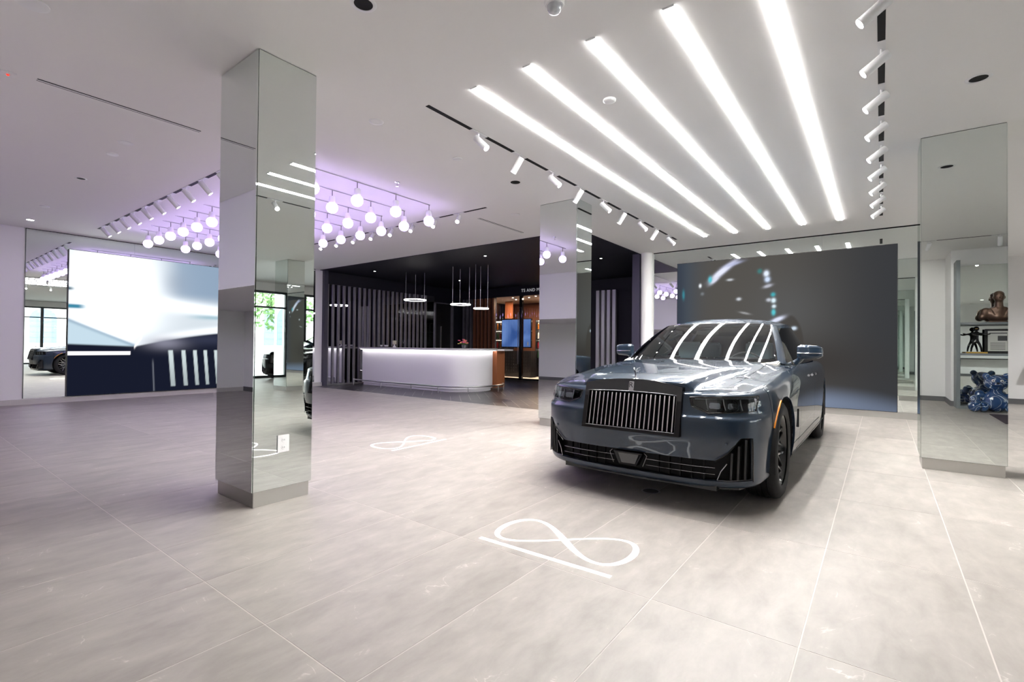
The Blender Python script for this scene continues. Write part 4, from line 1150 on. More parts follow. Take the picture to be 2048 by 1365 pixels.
pp = ctr_path(.30); 
for k in (0, 3, 6, 9, 14, 20, 24):
    x, y = pp[k]; MB().cyl((x, y, 0), (x, y, .15), .012, n=10).build('rail_post', 'satin_steel', ct, smooth=60)
# things on the counter
fw = thing('flower_arrangement', 'small bunch of pink and yellow flowers in a dark pot on the white counter', 'flowers', (-8.80, 9.55, 1.12))
MB().lathe([(0,0),(.05,0),(.065,.09),(.058,.09),(.0,.085)], n=20).build('pot', 'dark_base', fw, smooth=40)
random.seed(4)
pet = {'pink': principled('petal_pink', (.75,.12,.25), .6), 'yellow': principled('petal_yellow', (.80,.55,.15), .6), 'green': principled('leaf_green', (.10,.20,.05), .6)}
for k in range(26):
    a = random.uniform(0, 2*PI); r = random.uniform(.01, .16); z = .15 + .10*random.random() - r*.25
    m = 'pink' if k % 3 else 'yellow'
    mb = MB()
    for q in range(6):
        t = 2*PI*q/6; mb.sphere((r*math.cos(a)+.018*math.cos(t), r*math.sin(a)+.018*math.sin(t), z), .016, 8, 5, (1,1,.6))
    mb.build('blossom', pet[m], fw, smooth=60)
for k in range(14):
    a = 2*PI*k/14; MB().add([(0,0,.08),(.10*math.cos(a-.2),.10*math.sin(a-.2),.13),(.17*math.cos(a),.17*math.sin(a),.11),(.10*math.cos(a+.2),.10*math.sin(a+.2),.13)], [(0,1,2,3)]).build('leaf', pet['green'], fw)
lp = thing('table_lamp', 'small cream shaded lamp standing on the white counter before the slats', 'lamp', (-11.55, 9.5, 1.12))
MB().lathe([(0,0),(.05,0),(.045,.03),(.02,.05),(.018,.09)], n=20).build('base', 'white_plastic', lp, smooth=50)
MB().lathe([(.055,.09),(.060,.20),(.0,.205)], n=20).build('shade', principled('cream_shade', (.55,.52,.42), .7), lp, smooth=50)
tr = thing('serving_tray', 'black tray with small white cups on the counter before the slats', 'tray', (-12.0, 9.5, 1.12))
box('plate', 'black_plastic', -.28, .28, -.14, .14, 0, .02, tr, bevel=.006)
for k, (x, y) in enumerate(((-.16, 0), (0, .03), (.15, -.03))):
    MB().lathe([(.02,.02),(.03,.025),(.035,.07),(.031,.07),(.025,.03),(0,.028)], (x, y, 0), 16).build('cup', 'white_plastic', tr, smooth=50)
# ---- ring pendants
def ring(x, y, z, D, label):
    r = thing('ring_pendant', label, 'pendant', (x, y, z), group='ring pendants over the bar')
    R = D/2
    MB().lathe([(R-.030,-.012),(R,-.012),(R,.012),(R-.030,.012),(R-.030,-.012)], n=48).build('ring_body', 'white_metal', r, smooth=40)
    MB().lathe([(R+.001,-.011),(R+.002,-.011),(R+.002,.008),(R+.001,.008)], n=48).lathe([(R-.027,-.013),(R,-.013)], n=48).build('light_band', 'ring_glow', r, smooth=40, fix=False)
    for k in range(3):
        a = 2*PI*k/3 + .3; MB().cyl((R*.96*math.cos(a), R*.96*math.sin(a), .02), (R*.96*math.cos(a), R*.96*math.sin(a), H-.012-z), .004, n=8).build('rod', 'satin_steel', r, smooth=60)
        MB().cyl((R*.96*math.cos(a), R*.96*math.sin(a), .02), (R*.96*math.cos(a), R*.96*math.sin(a), .06), .010, n=8).build('rod_clamp', 'white_metal', r, smooth=60)
ring(-11.0, 9.8, 2.53, .64, 'largest glowing ring pendant over the counter, nearest the slats')
ring(-9.17, 9.8, 2.32, .54, 'middle glowing ring pendant over the counter')
ring(-8.43, 9.8, 2.18, .39, 'smallest glowing ring pendant at the rounded end of the counter')
# ---- cellar behind glass
struct('wall_cellar_back', 'slat_wood', -13.1, -6.0, 16.9, 17.05, -.1, 3.1)
struct('wall_cellar_left', 'dark_paint', -13.1, -13.0, 14.1, 17.0, -.1, 3.1)
struct('wall_cellar_right', 'dark_paint', -6.1, -5.95, 14.1, 17.0, -.1, 3.1)
struct('ceiling_cellar', principled('cellar_ceiling', (.55,.42,.32), .8), -13.1, -5.95, 14.12, 17.0, 3.0, 3.1)
struct('floor_cellar', principled('cellar_floor', (.05,.04,.035), .4), -13.1, -5.95, 14.0, 17.0, -.1, -.001)
cg = tag(bpy.data.objects.new('window_7', None), kind='structure'); COL.objects.link(cg)
glass_mat('cellar_glass', (.86,.86,.88), refl=1.0, ior=1.45)
for a, b in ((-11.42, -10.27), (-10.15, -8.1)): box('pane', 'cellar_glass', a, b, 14.06, 14.07, .05, 2.99, cg)
box('mullion', 'gloss_black', -10.27, -10.15, 14.02, 14.12, 0, 2.99, cg)
box('door_pull', 'satin_steel', -10.295, -10.275, 13.97, 13.99, .55, 2.4, cg)
box('sill', 'gloss_black', -11.42, -8.1, 14.02, 14.12, 0, .05, cg)
# bottle shelves
BOT = [principled('bottle_green', (.015,.05,.02), .1, coat=1.0), principled('bottle_amber', (.35,.12,.02), .12, coat=1.0), principled('bottle_clear', (.55,.58,.58), .1, coat=1.0), principled('bottle_red', (.22,.01,.015), .15, coat=1.0)]
bprof = [(0,0),(.036,0),(.038,.01),(.038,.19),(.030,.225),(.014,.25),(.013,.30),(.0,.302)]
bots = [MB().lathe(bprof, n=12).mesh('glass_bottle', m, smooth=50) for m in BOT]
capm = MB().lathe([(.0,.305),(.0145,.303),(.0145,.265)], n=10).mesh('capsule', 'wheel_face', smooth=50)
def rack(x0, x1, y, zs, label, per, tagbase, light=True):
    rk = thing('bottle_rack', label, 'shelf', (x0, y, 0), group='bottle racks in the cellar'); w = x1-x0
    box('back', 'black_plastic', 0, w, .20, .22, .3, zs[-1]+.36, rk)
    for x in (0, w-.02): box('upright', 'black_plastic', x, x+.02, -.02, .20, .0, zs[-1]+.36, rk)
    for q, z in enumerate(zs):
        box('shelf', 'black_plastic', .02, w-.02, -.01, .20, z-.018, z, rk)
        box('under_light', 'shelf_glow', .03, w-.03, .17, .185, z+.30, z+.308, rk)
        n = per
        for k in range(n):
            bx = .08 + (w-.16)*k/(n-1)
            bo = thing('bottle', 'bottle, %s shelf of %s, %s from its bar end' % (ORD[q] if q < 12 else 'top', tagbase, ORD[k]), 'bottle', (x0+bx, y+.09, z), group='cellar bottles')
            link('glass', bots[(k*5+q*3+k*q) % 4], bo); link('capsule', capm, bo)
    if light: box('light_line', 'shelf_glow', .03, w-.03, .15, .17, zs[-1]+.33, zs[-1]+.345, rk)
    return rk
Z5 = [.75, 1.12, 1.49, 1.86]
rack(-13.0, -11.85, 15.6, Z5, 'lit black bottle rack behind the copper slats', 7, 'rack behind copper slats')
rack(-10.74, -9.54, 15.75, Z5, 'lit black bottle rack at the pillar side of the blue screen', 7, 'rack beside blue screen')
pan = box('wood_wall_panel', 'wood_panel', -12.1, -11.75, 15.55, 15.62, 2.3, 2.98); tag(pan, 'copper wood panel above the bottle rack in the cellar', 'panel')
# wine drawer cabinet with bottle ends under the screen
wc = thing('wine_cabinet', 'low black wine cabinet with rows of bottle ends under the blue screen', 'cabinet', (-11.8, 15.2, 0))
box('body', 'black_plastic', 0, 1.22, 0, .36, 0, 1.02, wc)
end = MB().lathe([(0,-.025),(.011,-.025),(.013,-.018),(.013,.0)], n=10, axis='Y').mesh('bottle_end', 'wheel_face', smooth=50)
for r_ in range(6):
    for c_ in range(10):
        o = link('bottle_end', end, wc); o.location = (.08 + .117*c_, 0, .25 + .12*r_)
tv = thing('cellar_screen', 'blue glowing flat screen hanging in the cellar behind glass', 'screen', (-11.5, 15.5, 0))
box('bezel', 'gloss_black', -.72, .74, -.02, .05, 1.13, 2.27, tv)
gm = bpy.data.materials.new('blue_picture'); gm.use_nodes = True
def blue_nodes(m):
    nt = m.node_tree; nt.nodes.clear(); N = nt.nodes.new; L = nt.links.new
    o = N('ShaderNodeOutputMaterial'); e = N('ShaderNodeEmission'); tc = N('ShaderNodeTexCoord'); nz = N('ShaderNodeTexNoise'); nz.inputs['Scale'].default_value = .9; nz.inputs['Distortion'].default_value = .6
    cr = N('ShaderNodeValToRGB'); cr.color_ramp.elements[0].color = (.03,.08,.25,1); cr.color_ramp.elements[1].color = (.16,.28,.58,1); cr.color_ramp.elements[0].position = .35; cr.color_ramp.elements[1].position = .75
    L(tc.outputs['Object'], nz.inputs['Vector']); L(nz.outputs[0], cr.inputs[0]); L(cr.outputs[0], e.inputs[0]); e.inputs[1].default_value = .75; L(e.outputs[0], o.inputs[0])
blue_nodes(gm)
box('picture', gm, -.69, .71, -.024, -.02, 1.17, 2.24, tv)
box('picture_tag', 'sign_glow', .56, .62, -.0265, -.0245, 1.22, 1.36, tv)
for n, (x, y) in enumerate(((-11.0,14.6), (-10.4,14.8), (-9.9,14.5), (-9.2,14.9), (-11.3,15.2), (-8.6,14.6))):
    downlight(x, y, .035, 'warm lit downlight in the cellar ceiling, %s from the copper slats' % ORD[n], 'lamp_glow', 'white_metal', 3.0)
cl = area_light('cellar_lamp', (-10.2, 14.9, 2.97), (0, 0, 0), 3.0, .5, 170, (1, .74, .5))
# header lettering
sg = link('wall_lettering', text_mesh('wall_lettering', 'TS AND M', .155, 'sign_glow', .006, 1.12)); sg.location = (-9.78, 13.985, 3.155)
tag(sg, 'pale raised capital letters on the black header over the cellar glass', 'sign')
# ================================================================== video walls and floor marks
def lin(c):
    c = np.asarray(c, float)/255.0
    return np.where(c <= .04045, c/12.92, ((c+.055)/1.055)**2.4)
def ss_(a, b, x): t = np.clip((x-a)/(b-a), 0, 1); return t*t*(3-2*t)
pic = bpy.data.materials.new('screen_picture'); pic.use_nodes = True
nt = pic.node_tree; nt.nodes.clear(); o_ = nt.nodes.new('ShaderNodeOutputMaterial'); e_ = nt.nodes.new('ShaderNodeEmission'); a_ = nt.nodes.new('ShaderNodeVertexColor'); a_.layer_name = 'picture'
nt.links.new(a_.outputs[0], e_.inputs[0]); nt.links.new(e_.outputs[0], o_.inputs[0]); e_.inputs[1].default_value = 0.46
def picture_mesh(name, nu, nv, fn, place):
    U, V = np.meshgrid(np.linspace(0, 1, nu), np.linspace(0, 1, nv), indexing='ij')
    C = fn(U.ravel(), V.ravel())
    vs = [place(u, v) for u, v in zip(U.ravel(), V.ravel())]
    fs = [(i*nv+j, (i+1)*nv+j, (i+1)*nv+j+1, i*nv+j+1) for i in range(nu-1) for j in range(nv-1)]
    me = bpy.data.meshes.new(name); me.from_pydata(vs, [], fs)
    at = me.color_attributes.new('picture', 'FLOAT_COLOR', 'POINT')
    buf = np.ones((len(vs), 4)); buf[:, :3] = C; at.data.foreach_set('color', buf.ravel()); me.materials.append(pic)
    return me
def mixc(C, col, a):
    return C*(1-a[:, None]) + np.asarray(col)[None, :]*a[:, None]
def car_picture(u, v):
    """close view of a car front: glare above, dark nose with a light bar and grille vanes below; w = share of the visible part, t = from the top"""
    w = u/.57; t = 1-v
    C = np.tile(lin((222, 232, 240)), (len(u), 1))
    C = mixc(C, lin((150, 172, 196)), ss_(.50, .75, w)*(1-ss_(.22, .40, t)))
    C = mixc(C, lin((120, 140, 165)), np.exp(-((w-.66)/.10)**2-((t-.17)/.10)**2)*.6)
    C = mixc(C, (1.5, 1.55, 1.6), np.clip(np.exp(-((w-.27)/.28)**2-((t-.28)/.36)**2)*1.4, 0, 1))
    C = mixc(C, (1.4, 1.45, 1.5), np.exp(-((t-.33-.10*(w-.6))/.05)**2)*ss_(.55, .62, w)*.9)
    C = mixc(C, lin((150, 190, 205)), np.exp(-((t-.42)/.02)**2)*ss_(.7, .95, w)*.8)
    C = mixc(C, lin((60, 140, 170)), np.exp(-((t-.385)/.016)**4)*(1-ss_(.05, .13, w)))
    C = mixc(C, lin((40, 90, 110)), np.exp(-((t-.265)/.012)**2)*(1-ss_(.0, .05, w)))
    # wing panel left of the notch
    edge = .48 + .43*w
    C = mixc(C, lin((205, 228, 242)), ss_(edge-.002, edge+.012, t)*(1-ss_(.40, .43, w)))
    C = mixc(C, lin((130, 165, 190)), np.exp(-((t-edge)/.012)**2)*(1-ss_(.40, .42, w))*.8)
    dark = lin((25, 29, 46))
    # nose
    top_l = np.where(w < .41, .640+.015*w/.41, 9); bl = .655 - (w-.41)*.24 + .10*(w-.41)**2
    bound = np.where(w < .41, top_l, bl)
    C = mixc(C, (1.3, 1.35, 1.4), np.exp(-((t-bound+.02)/.03)**2)*ss_(.45, .6, w))
    C = mixc(C, dark, ss_(bound-.004, bound+.012, t))
    C = mixc(C, lin((150, 150, 168)), np.exp(-((w-.62)/.14)**2-((t-.63)/.05)**2)*.85)
    C = mixc(C, lin((70, 75, 100)), np.exp(-((w-.95)/.25)**2-((t-.60)/.05)**2)*.5)
    C = mixc(C, (1.2, 1.2, 1.2), np.exp(-((t-(.655-(w-.41)*1.5))/.012)**2)*((w > .40) & (w < .455)))
    # light bar
    bar = ((t > .694) & (t < .722) & (w < .38)).astype(float); C = mixc(C, (1.35, 1.3, 1.35), bar)
    # grille vanes, leaning
    for wc, ww in ((.655,.020), (.750,.018), (.838,.017), (.920,.016), (1.005,.016), (1.085,.016), (1.16,.016), (1.235,.016), (1.31,.016), (1.38,.016), (1.45,.016)):
        cx = wc + (t-.69)*.085
        m_ = np.clip(1-np.abs(w-cx)/ww, 0, 1); m_ = ss_(0, .35, m_)*ss_(.685, .692, t)*(1-ss_(.965, .972, t))
        sh = lin((222, 236, 238))*1.0; C = mixc(C, sh, m_*(.92-.35*ss_(.70, .97, t)))
    C = mixc(C, lin((165, 170, 182)), np.exp(-((w-(.527+(t-.7)*.05))/.004)**2)*ss_(.74, .8, t)*.5)
    return np.clip(C, 0, 2)
vw = thing('video_wall', 'bright video wall showing a car nose in white glare on the mirrored side wall', 'screen', (-12.865, 2.41, 0))
box('cabinet', 'black_plastic', .0, .055, 0, 4.71, .112, 3.03, vw)
link('picture', picture_mesh('picture', 300, 190, car_picture, lambda u, v: (.0565, .008+4.694*u, .12+2.902*v)), vw)
def dark_picture(u, v):
    t = 1-v
    C = np.tile(lin((88, 85, 81)), (len(u), 1))
    C = mixc(C, lin((56, 58, 62)), ss_(.45, 1.0, u)*.9)
    C = mixc(C, lin((66, 78, 92)), np.exp(-((u-.02)/.10)**2)*.8)
    C = mixc(C, lin((96, 98, 100)), np.exp(-((u-.55)/.18)**2-((t-.38)/.22)**2)*.5)
    C = mixc(C, lin((60, 56, 54)), np.exp(-((u-.62)/.3)**2-((t-.72)/.14)**2)*.8)
    # head in silhouette
    head = ((u-.565)/.07)**2 + ((t-.62)/.22)**2; C = mixc(C, lin((70, 66, 62)), (1-ss_(.85, 1.05, head))*.7)
    arc = t - (.83 + .10*np.maximum(u-.68, 0)**2*6 + .05*(1-u)); C = mixc(C, lin((132, 146, 172)), ss_(0, .13, arc)*(.9-.35*ss_(.6, 1.0, u)))
    C = mixc(C, lin((52, 58, 72)), (1-ss_(.0, .07, u))*.6)
    G = [(.265,.06,.05,.018,-.9,(205,208,235),1.0), (.235,.09,.04,.02,-.9,(225,228,245),1.0), (.30,.035,.04,.010,-.3,(180,185,215),.8), (.205,.14,.022,.016,-.9,(220,222,240),.9),
         (.182,.135,.009,.02,0,(90,190,205),1.0), (.128,.175,.006,.012,0,(235,240,245),1.0), (.140,.235,.008,.01,0,(120,125,130),.8), (.285,.145,.014,.007,0,(200,204,210),.8), (.33,.285,.010,.009,0,(210,215,222),.8),
         (.432,.10,.010,.014,0,(60,130,130),.7), (.463,.12,.011,.018,0,(225,235,250),1.0), (.468,.16,.011,.016,0,(205,220,245),1.0), (.47,.205,.018,.010,-.3,(190,192,205),.8), (.495,.265,.009,.012,0,(70,170,180),.9),
         (.475,.30,.010,.010,0,(200,205,215),.8), (.497,.305,.009,.014,0,(215,235,245),1.0), (.499,.345,.008,.010,0,(220,235,245),.9), (.497,.385,.008,.018,0,(90,190,200),1.0), (.515,.435,.028,.013,-.5,(215,220,240),1.0), (.36,.385,.022,.006,.3,(170,170,172),.7),
         (.59,.495,.010,.010,0,(210,225,240),.9), (.035,.235,.006,.03,.2,(60,135,150),.8)]
    for cu, ct_, su, st, sk, col, al in G:
        du = u-cu; dt_ = t-ct_ - sk*du
        C = mixc(C, lin(col)*1.15, np.clip(np.exp(-(du/su)**2-(dt_/st)**2)*1.5, 0, 1)*al)
    return C
dw = thing('video_wall', 'dark grey video wall with faint glinting silhouette on the mirrored wall behind the car', 'screen', (-3.57, 10.775, 0))
box('cabinet', 'black_plastic', 0, 3.80, -.055, 0, .112, 3.03, dw)
link('picture', picture_mesh('picture', 260, 190, dark_picture, lambda u, v: (.008+3.784*u, -.0565, .12+2.902*v)), dw)
# ---- white emblems: projected light built as thin glowing shapes on the floor
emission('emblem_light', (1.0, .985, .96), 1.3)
def emblem(x, y, rot, label):
    e = thing('floor_emblem', label, 'emblem', (x, y, 0), rot, group='floor emblems')
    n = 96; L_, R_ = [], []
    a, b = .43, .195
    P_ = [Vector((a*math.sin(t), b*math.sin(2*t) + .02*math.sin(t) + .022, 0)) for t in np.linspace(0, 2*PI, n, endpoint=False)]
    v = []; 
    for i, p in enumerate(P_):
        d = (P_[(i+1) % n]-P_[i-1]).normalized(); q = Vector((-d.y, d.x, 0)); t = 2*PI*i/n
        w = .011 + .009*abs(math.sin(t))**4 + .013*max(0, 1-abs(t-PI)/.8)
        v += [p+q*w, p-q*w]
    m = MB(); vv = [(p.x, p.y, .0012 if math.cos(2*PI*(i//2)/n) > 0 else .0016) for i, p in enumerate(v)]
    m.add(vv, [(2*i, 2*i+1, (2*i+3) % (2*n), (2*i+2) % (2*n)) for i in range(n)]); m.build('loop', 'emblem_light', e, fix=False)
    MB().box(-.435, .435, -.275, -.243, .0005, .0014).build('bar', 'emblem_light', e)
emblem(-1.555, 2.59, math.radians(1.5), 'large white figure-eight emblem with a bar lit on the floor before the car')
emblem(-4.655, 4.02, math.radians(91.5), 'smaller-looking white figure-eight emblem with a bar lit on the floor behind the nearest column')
# floor box under the car nose
fbx = thing('floor_box', 'round dark floor box cover under the car nose', 'floor box', (-1.52, 3.94, 0))
MB().lathe([(.062,.0),(.064,.003),(.075,.003),(.078,0)], n=32).build('ring', 'satin_steel', fbx, smooth=40)
MB().lathe([(0,.0015),(.062,.0015),(.062,0)], n=32).build('lid', 'dark_base', fbx, smooth=40)
# ================================================================== what the mirrors show: behind the camera and at the windows
car2 = copy_tree(car)
car2.location = (8.35, 8.1, 0); car2.rotation_euler = (0, 0, math.radians(-24))
car2['label'] = 'black saloon car by the shop windows, seen only as a reflection in the nearest column'
def repaint(o):
    for ch in o.children:
        if ch.type == 'MESH' and ch.data.materials and ch.data.materials[0].name == 'slate_paint':
            ch.material_slots[0].link = 'OBJECT'; ch.material_slots[0].material = MATS['black_car_paint']
        repaint(ch)
repaint(car2)
# display shelf in the niche, reflected by the lone column
principled('shelf_grey', (.17,.19,.20), .5)
sh = thing('display_shelf', 'grey display shelf unit with mirror back, reflected in the lone column', 'shelf', (1.24, -1.20, 0))
box('side_panel', 'shelf_grey', 0, .06, 0, .48, 0, 3.05, sh); box('side_panel', 'shelf_grey', 2.2, 2.26, 0, .48, 0, 3.05, sh)
box('mirror_back', 'mirror', .06, 2.2, 0, .012, .10, 2.98, sh)
for z in (1.09, 1.72): box('shelf_board', 'shelf_grey', .06, 2.2, .012, .46, z, z+.045, sh)
box('base_board', 'shelf_grey', .06, 2.2, .012, .46, 0, .06, sh)
# bust
bz = principled('bronze', (.16,.10,.075), .35, metal=.8)
bs = thing('bronze_bust', 'dark bronze bust in a jacket on the shelf, reflected in the lone column', 'bust', (1.90, -.97, 1.765))
def fuse(name, mat, parent, mb, voxel=.011):
    """overlapping forms melted into one continuous surface"""
    me = bpy.data.meshes.new(name); me.from_pydata(mb.v, [], mb.f); me.validate()
    o = bpy.data.objects.new(name, me); COL.objects.link(o)
    md = o.modifiers.new('remesh', 'REMESH'); md.mode = 'VOXEL'; md.voxel_size = voxel
    ms = o.modifiers.new('smooth', 'SMOOTH'); ms.iterations = 6; ms.factor = .5
    dg = bpy.context.evaluated_depsgraph_get(); me2 = bpy.data.meshes.new_from_object(o.evaluated_get(dg)); bpy.data.objects.remove(o)
    me2.name = name; me2.materials.clear(); me2.materials.append(M_(mat))
    for p in me2.polygons: p.use_smooth = True
    return link(name, me2, parent)
def blob(name, mat, parent, parts, sub=2):
    """one continuous surface grown round a skeleton: parts = [(points, radii)] chains starting from earlier points"""
    bm = bmesh.new(); verts = []; rad = []
    for pts, rs, att in parts:
        prev = None if att is None else verts[att]
        for p, r in zip(pts, rs):
            v = bm.verts.new(p); verts.append(v); rad.append(r)
            if prev is not None: bm.edges.new((prev, v))
            prev = v
    me = bpy.data.meshes.new(name); bm.to_mesh(me); bm.free()
    o = bpy.data.objects.new(name, me); COL.objects.link(o)
    md = o.modifiers.new('skin', 'SKIN'); md.use_smooth_shade = True
    sv = me.skin_vertices[0].data
    for i, r in enumerate(rad): sv[i].radius = r if isinstance(r, tuple) else (r, r)
    sv[0].use_root = True
    ms = o.modifiers.new('sub', 'SUBSURF'); ms.levels = ms.render_levels = sub
    dg = bpy.context.evaluated_depsgraph_get(); me2 = bpy.data.meshes.new_from_object(o.evaluated_get(dg)); bpy.data.objects.remove(o)
    me2.name = name; me2.materials.clear(); me2.materials.append(M_(mat))
    for p in me2.polygons: p.use_smooth = True
    return link(name, me2, parent)
fuse('figure', bz, bs, MB().sphere((0,0,.17), .19, 24, 16, (1.15,.66,.85)).sphere((.19,-.005,.20), .095, 18, 12, (1,.95,1.1)).sphere((-.19,-.005,.20), .095, 18, 12, (1,.95,1.1)).sphere((.235,-.01,.12), .075, 16, 10).sphere((-.235,-.01,.12), .075, 16, 10)
     .sphere((0,.035,.13), .13, 18, 12, (1.1,.8,.9)).cyl((0,0,.24), (0,.012,.44), .070, .062, 20).sphere((0,.012,.515), .092, 24, 16, (.92,1.05,1.28)).sphere((0,.04,.455), .055, 16, 10, (1,1.05,.9)))
MB().sphere((0,.115,.50), .018, 12, 8, (.8,1.2,1.3)).build('nose', bz, bs, smooth=60)
for s_ in (-1, 1):
    MB().sphere((s_*.036,.092,.522), .014, 10, 8, (1.3,.6,.7)).build('eye', bz, bs, smooth=60)
    MB().sphere((s_*.085,.01,.505), .024, 10, 8, (.45,.8,1.3)).build('ear', bz, bs, smooth=60)
    MB().add([(s_*.02,.125,.10),(s_*.05,.115,.30),(s_*.13,.10,.28),(s_*.10,.13,.16)], [(0,1,2,3)]).build('lapel', bz, bs)
MB().box(-.030,.030,.098,.108,.447,.455).build('mouth', bz, bs, bevel=.003)
MB().sphere((0,-.014,.562), .086, 20, 12, (1.0,1.06,.92)).build('hair', bz, bs, smooth=60)
MB().box(-.16,.16,-.10,.10,0,.03).build('base', bz, bs, bevel=.006)
# fighter trophy
tp = thing('trophy_figure', 'dark helmeted figurine with spread arms on a gold base, reflected in the lone column', 'figurine', (1.56, -.92, 1.135))
blob('figure', 'gloss_black', tp, [([(0,0,.27),(0,0,.34),(0,0,.41),(0,0,.455),(0,0,.49)], [(.038,.028),(.040,.028),(.042,.028),.016,.022], None),
     ([(.045,0,.20),(.07,.02,.11),(.08,0,.03)], [.024,.019,.014], 0), ([(-.045,0,.20),(-.07,-.01,.11),(-.08,0,.03)], [.024,.019,.014], 0),
     ([(.08,0,.405),(.14,.02,.385),(.21,.03,.40)], [.018,.016,.013], 2), ([(-.08,0,.405),(-.14,.02,.385),(-.21,.03,.405)], [.018,.016,.013], 2)])
gold = principled('gold', (.75,.48,.12), .2, metal=1.0)
MB().sphere((0,0,.505), .048, 18, 12, (1,1.05,1)).build('helmet', 'gloss_black', tp, smooth=60)
MB().sphere((0,.030,.507), .030, 14, 8, (1,.75,.55)).build('visor', gold, tp, smooth=60)
box('base', gold, -.16, .16, -.10, .10, 0, .03, tp, bevel=.005)
# framed clipping
fr = thing('picture_frame', 'black framed newspaper clipping on the shelf, reflected in the lone column', 'frame', (1.90, -1.04, 1.135))
box('frame', 'black_plastic', -.20, .20, -.015, .015, 0, .50, fr, bevel=.004)
box('paper', principled('newsprint', (.62,.61,.58), .7), -.155, .155, .015, .018, .05, .46, fr)
box('photo', principled('newsphoto', (.06,.06,.065), .6), -.01, .13, .018, .019, .26, .36, fr)
for k in range(6): box('text_line', 'newsphoto', -.12, .10, .018, .0188, .08+.026*k, .088+.026*k, fr)
box('headline', 'newsphoto', -.13, .13, .018, .0188, .405, .425, fr)
# blue bear
bl = principled('bear_blue', (.012,.045,.14), .12, coat=1.0)
wn_ = bl.node_tree; N_ = wn_.nodes.new
tcn = N_('ShaderNodeTexCoord'); wv = N_('ShaderNodeTexNoise'); wv.inputs['Scale'].default_value = 3.2; wv.inputs['Distortion'].default_value = 2.2; wv.inputs['Detail'].default_value = 1
m1 = N_('ShaderNodeMath'); m1.operation = 'SUBTRACT'; m1.inputs[1].default_value = .5; m2 = N_('ShaderNodeMath'); m2.operation = 'ABSOLUTE'; m3 = N_('ShaderNodeMath'); m3.operation = 'LESS_THAN'; m3.inputs[1].default_value = .012
mxb = N_('ShaderNodeMix'); mxb.data_type = 'RGBA'; mxb.inputs[6].default_value = (.012,.045,.14,1); mxb.inputs[7].default_value = (.6,.68,.75,1)
lk = wn_.links.new
lk(tcn.outputs['Object'], wv.inputs['Vector']); lk(wv.outputs[0], m1.inputs[0]); lk(m1.outputs[0], m2.inputs[0]); lk(m2.outputs[0], m3.inputs[0]); lk(m3.outputs[0], mxb.inputs['Factor']); lk(mxb.outputs[2], wn_.nodes['Principled BSDF'].inputs['Base Color'])
be = thing('bear_sculpture', 'glossy blue teddy bear sculpture with white scribbles, reflected in the lone column', 'sculpture', (1.78, -.44, 0))
fuse('body', bl, be, MB().sphere((0,0,.21), .21, 24, 16, (1.1,.95,1)).sphere((0,.06,.57), .165, 24, 16, (1.12,.95,.95)).cyl((0,.03,.35), (0,.05,.48), .10, .10, 18)
     .sphere((-.20,.17,.10), .10, 18, 12, (1,1.3,1)).sphere((-.33,.28,.11), .105, 18, 12).sphere((.20,.17,.10), .10, 18, 12, (1,1.3,1)).sphere((.33,.28,.11), .105, 18, 12)
     .sphere((-.235,.07,.33), .085, 16, 10, (1,.9,1.1)).sphere((-.31,.14,.24), .085, 16, 10).sphere((.235,.07,.33), .085, 16, 10, (1,.9,1.1)).sphere((.31,.14,.24), .085, 16, 10)
     .sphere((-.145,.05,.70), .062, 16, 10, (1,.7,1)).sphere((.145,.05,.70), .062, 16, 10, (1,.7,1)))
for s_ in (-1, 1):
    MB().sphere((s_*.060,.205,.615), .026, 14, 10).build('eye', 'white_plastic', be, smooth=60)
    MB().sphere((s_*.060,.228,.615), .010, 10, 6).build('pupil', 'gloss_black', be, smooth=60)
MB().sphere((0,.20,.545), .07, 18, 12, (1.2,.9,.75)).build('muzzle', bl, be, smooth=60)
MB().sphere((0,.262,.570), .020, 12, 8, (1.3,.8,.8)).build('nose', 'gloss_black', be, smooth=60)
mt = box('floor_mat', principled('mat_plum', (.028,.016,.026), .9), 1.62, 3.0, .10, 1.6, .0, .008); tag(mt, 'dark plum mat on the floor, a corner showing in the lone column', 'mat')
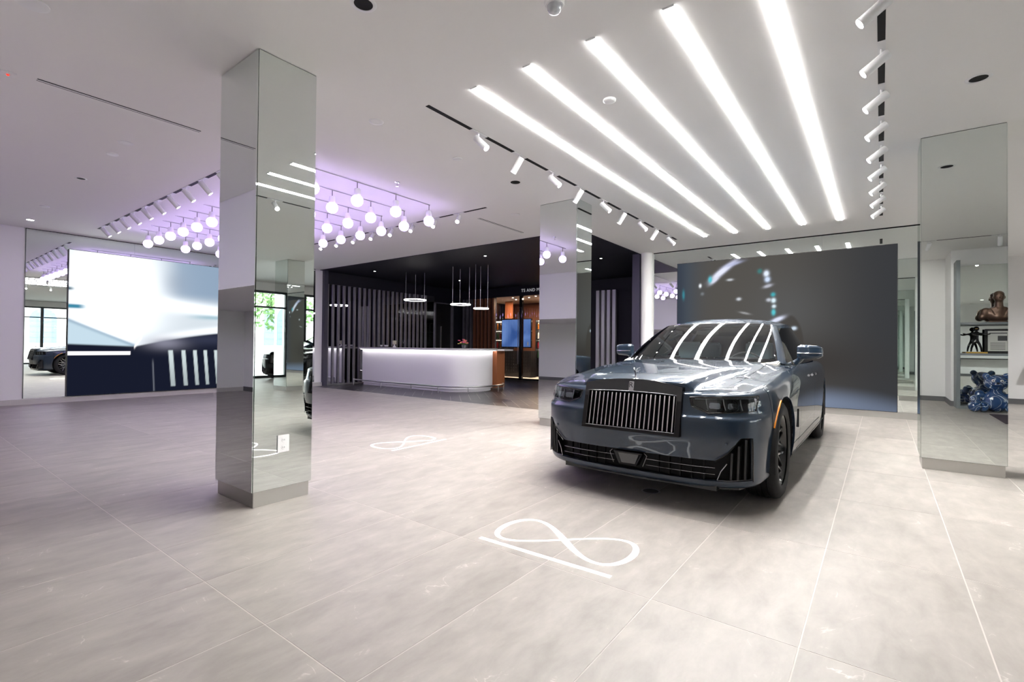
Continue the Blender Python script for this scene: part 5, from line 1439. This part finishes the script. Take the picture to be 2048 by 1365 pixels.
# handrail stub seen past the lone column
hr = thing('wall_bench', 'dark bracketed wall shelf at the far wall past the lone column', 'shelf', (2.9, 15.57, 0))
box('board', 'black_plastic', -.35, 2.0, -.28, 0, .80, .84, hr); box('bracket', 'black_plastic', .0, .04, -.2, 0, .55, .80, hr)
# house across the street
ho = thing('street_house', 'pale house with arched blue shuttered windows across the street, seen only in mirrors', 'building', (24, 5, 0))
box('wall', principled('house_wall', (.62,.56,.54), .9), 0, 1, -16, 18, -.2, 12, ho)
def archpoly(y, w, z0, z1):
    return [(y-w, z0), (y+w, z0)] + [(y + w*math.cos(a), z1 + w*math.sin(a)) for a in np.linspace(0, PI, 12)]
shut = principled('shutter_blue', (.12,.20,.30), .6)
for y in (-9, -5, -1, 3, 7, 11, 15):
    wv_ = MB().prism(archpoly(y, .75, 1.1, 2.9), 'X', -.06, .02).build('window', shut, ho)
    for z in (1.5, 1.9, 2.3, 2.7): box('louvre', 'dark_base', -.075, -.055, y-.68, y+.68, z, z+.05, wv_)
# street trees
lf = noisy(principled('foliage', (.10,.20,.05), .7), 3, .4)
random.seed(11)
for n, (x, y) in enumerate(((14.5, 11.5), (15, 16.5))):
    t_ = thing('street_tree', ('leafy green street tree before the pale house, nearer the lone column', 'leafy green street tree before the pale house, farther up the street')[n], 'tree', (x, y, -.13), group='street trees')
    MB().tube([(0,0,0),(.05,.03,1.2),(0,.05,2.4)], [.14,.11,.07], 8).build('trunk', principled('bark', (.12,.08,.05), .9) if n == 0 else 'bark', t_, smooth=60)
    m = MB()
    for k in range(900):
        d = Vector((random.gauss(0,1), random.gauss(0,1), random.gauss(0,1))).normalized()*random.uniform(.5, 1.5); c = Vector((d.x*1.1, d.y*1.1, 3.1+d.z*.9))
        a = Vector((random.gauss(0,1), random.gauss(0,1), random.gauss(0,1))).normalized()*.14; b = a.orthogonal().normalized()*.08
        m.add([c-a, c+b, c+a, c-b], [(0,1,2,3)])
    tag(m.build('foliage', lf, t_, fix=False), kind='stuff')
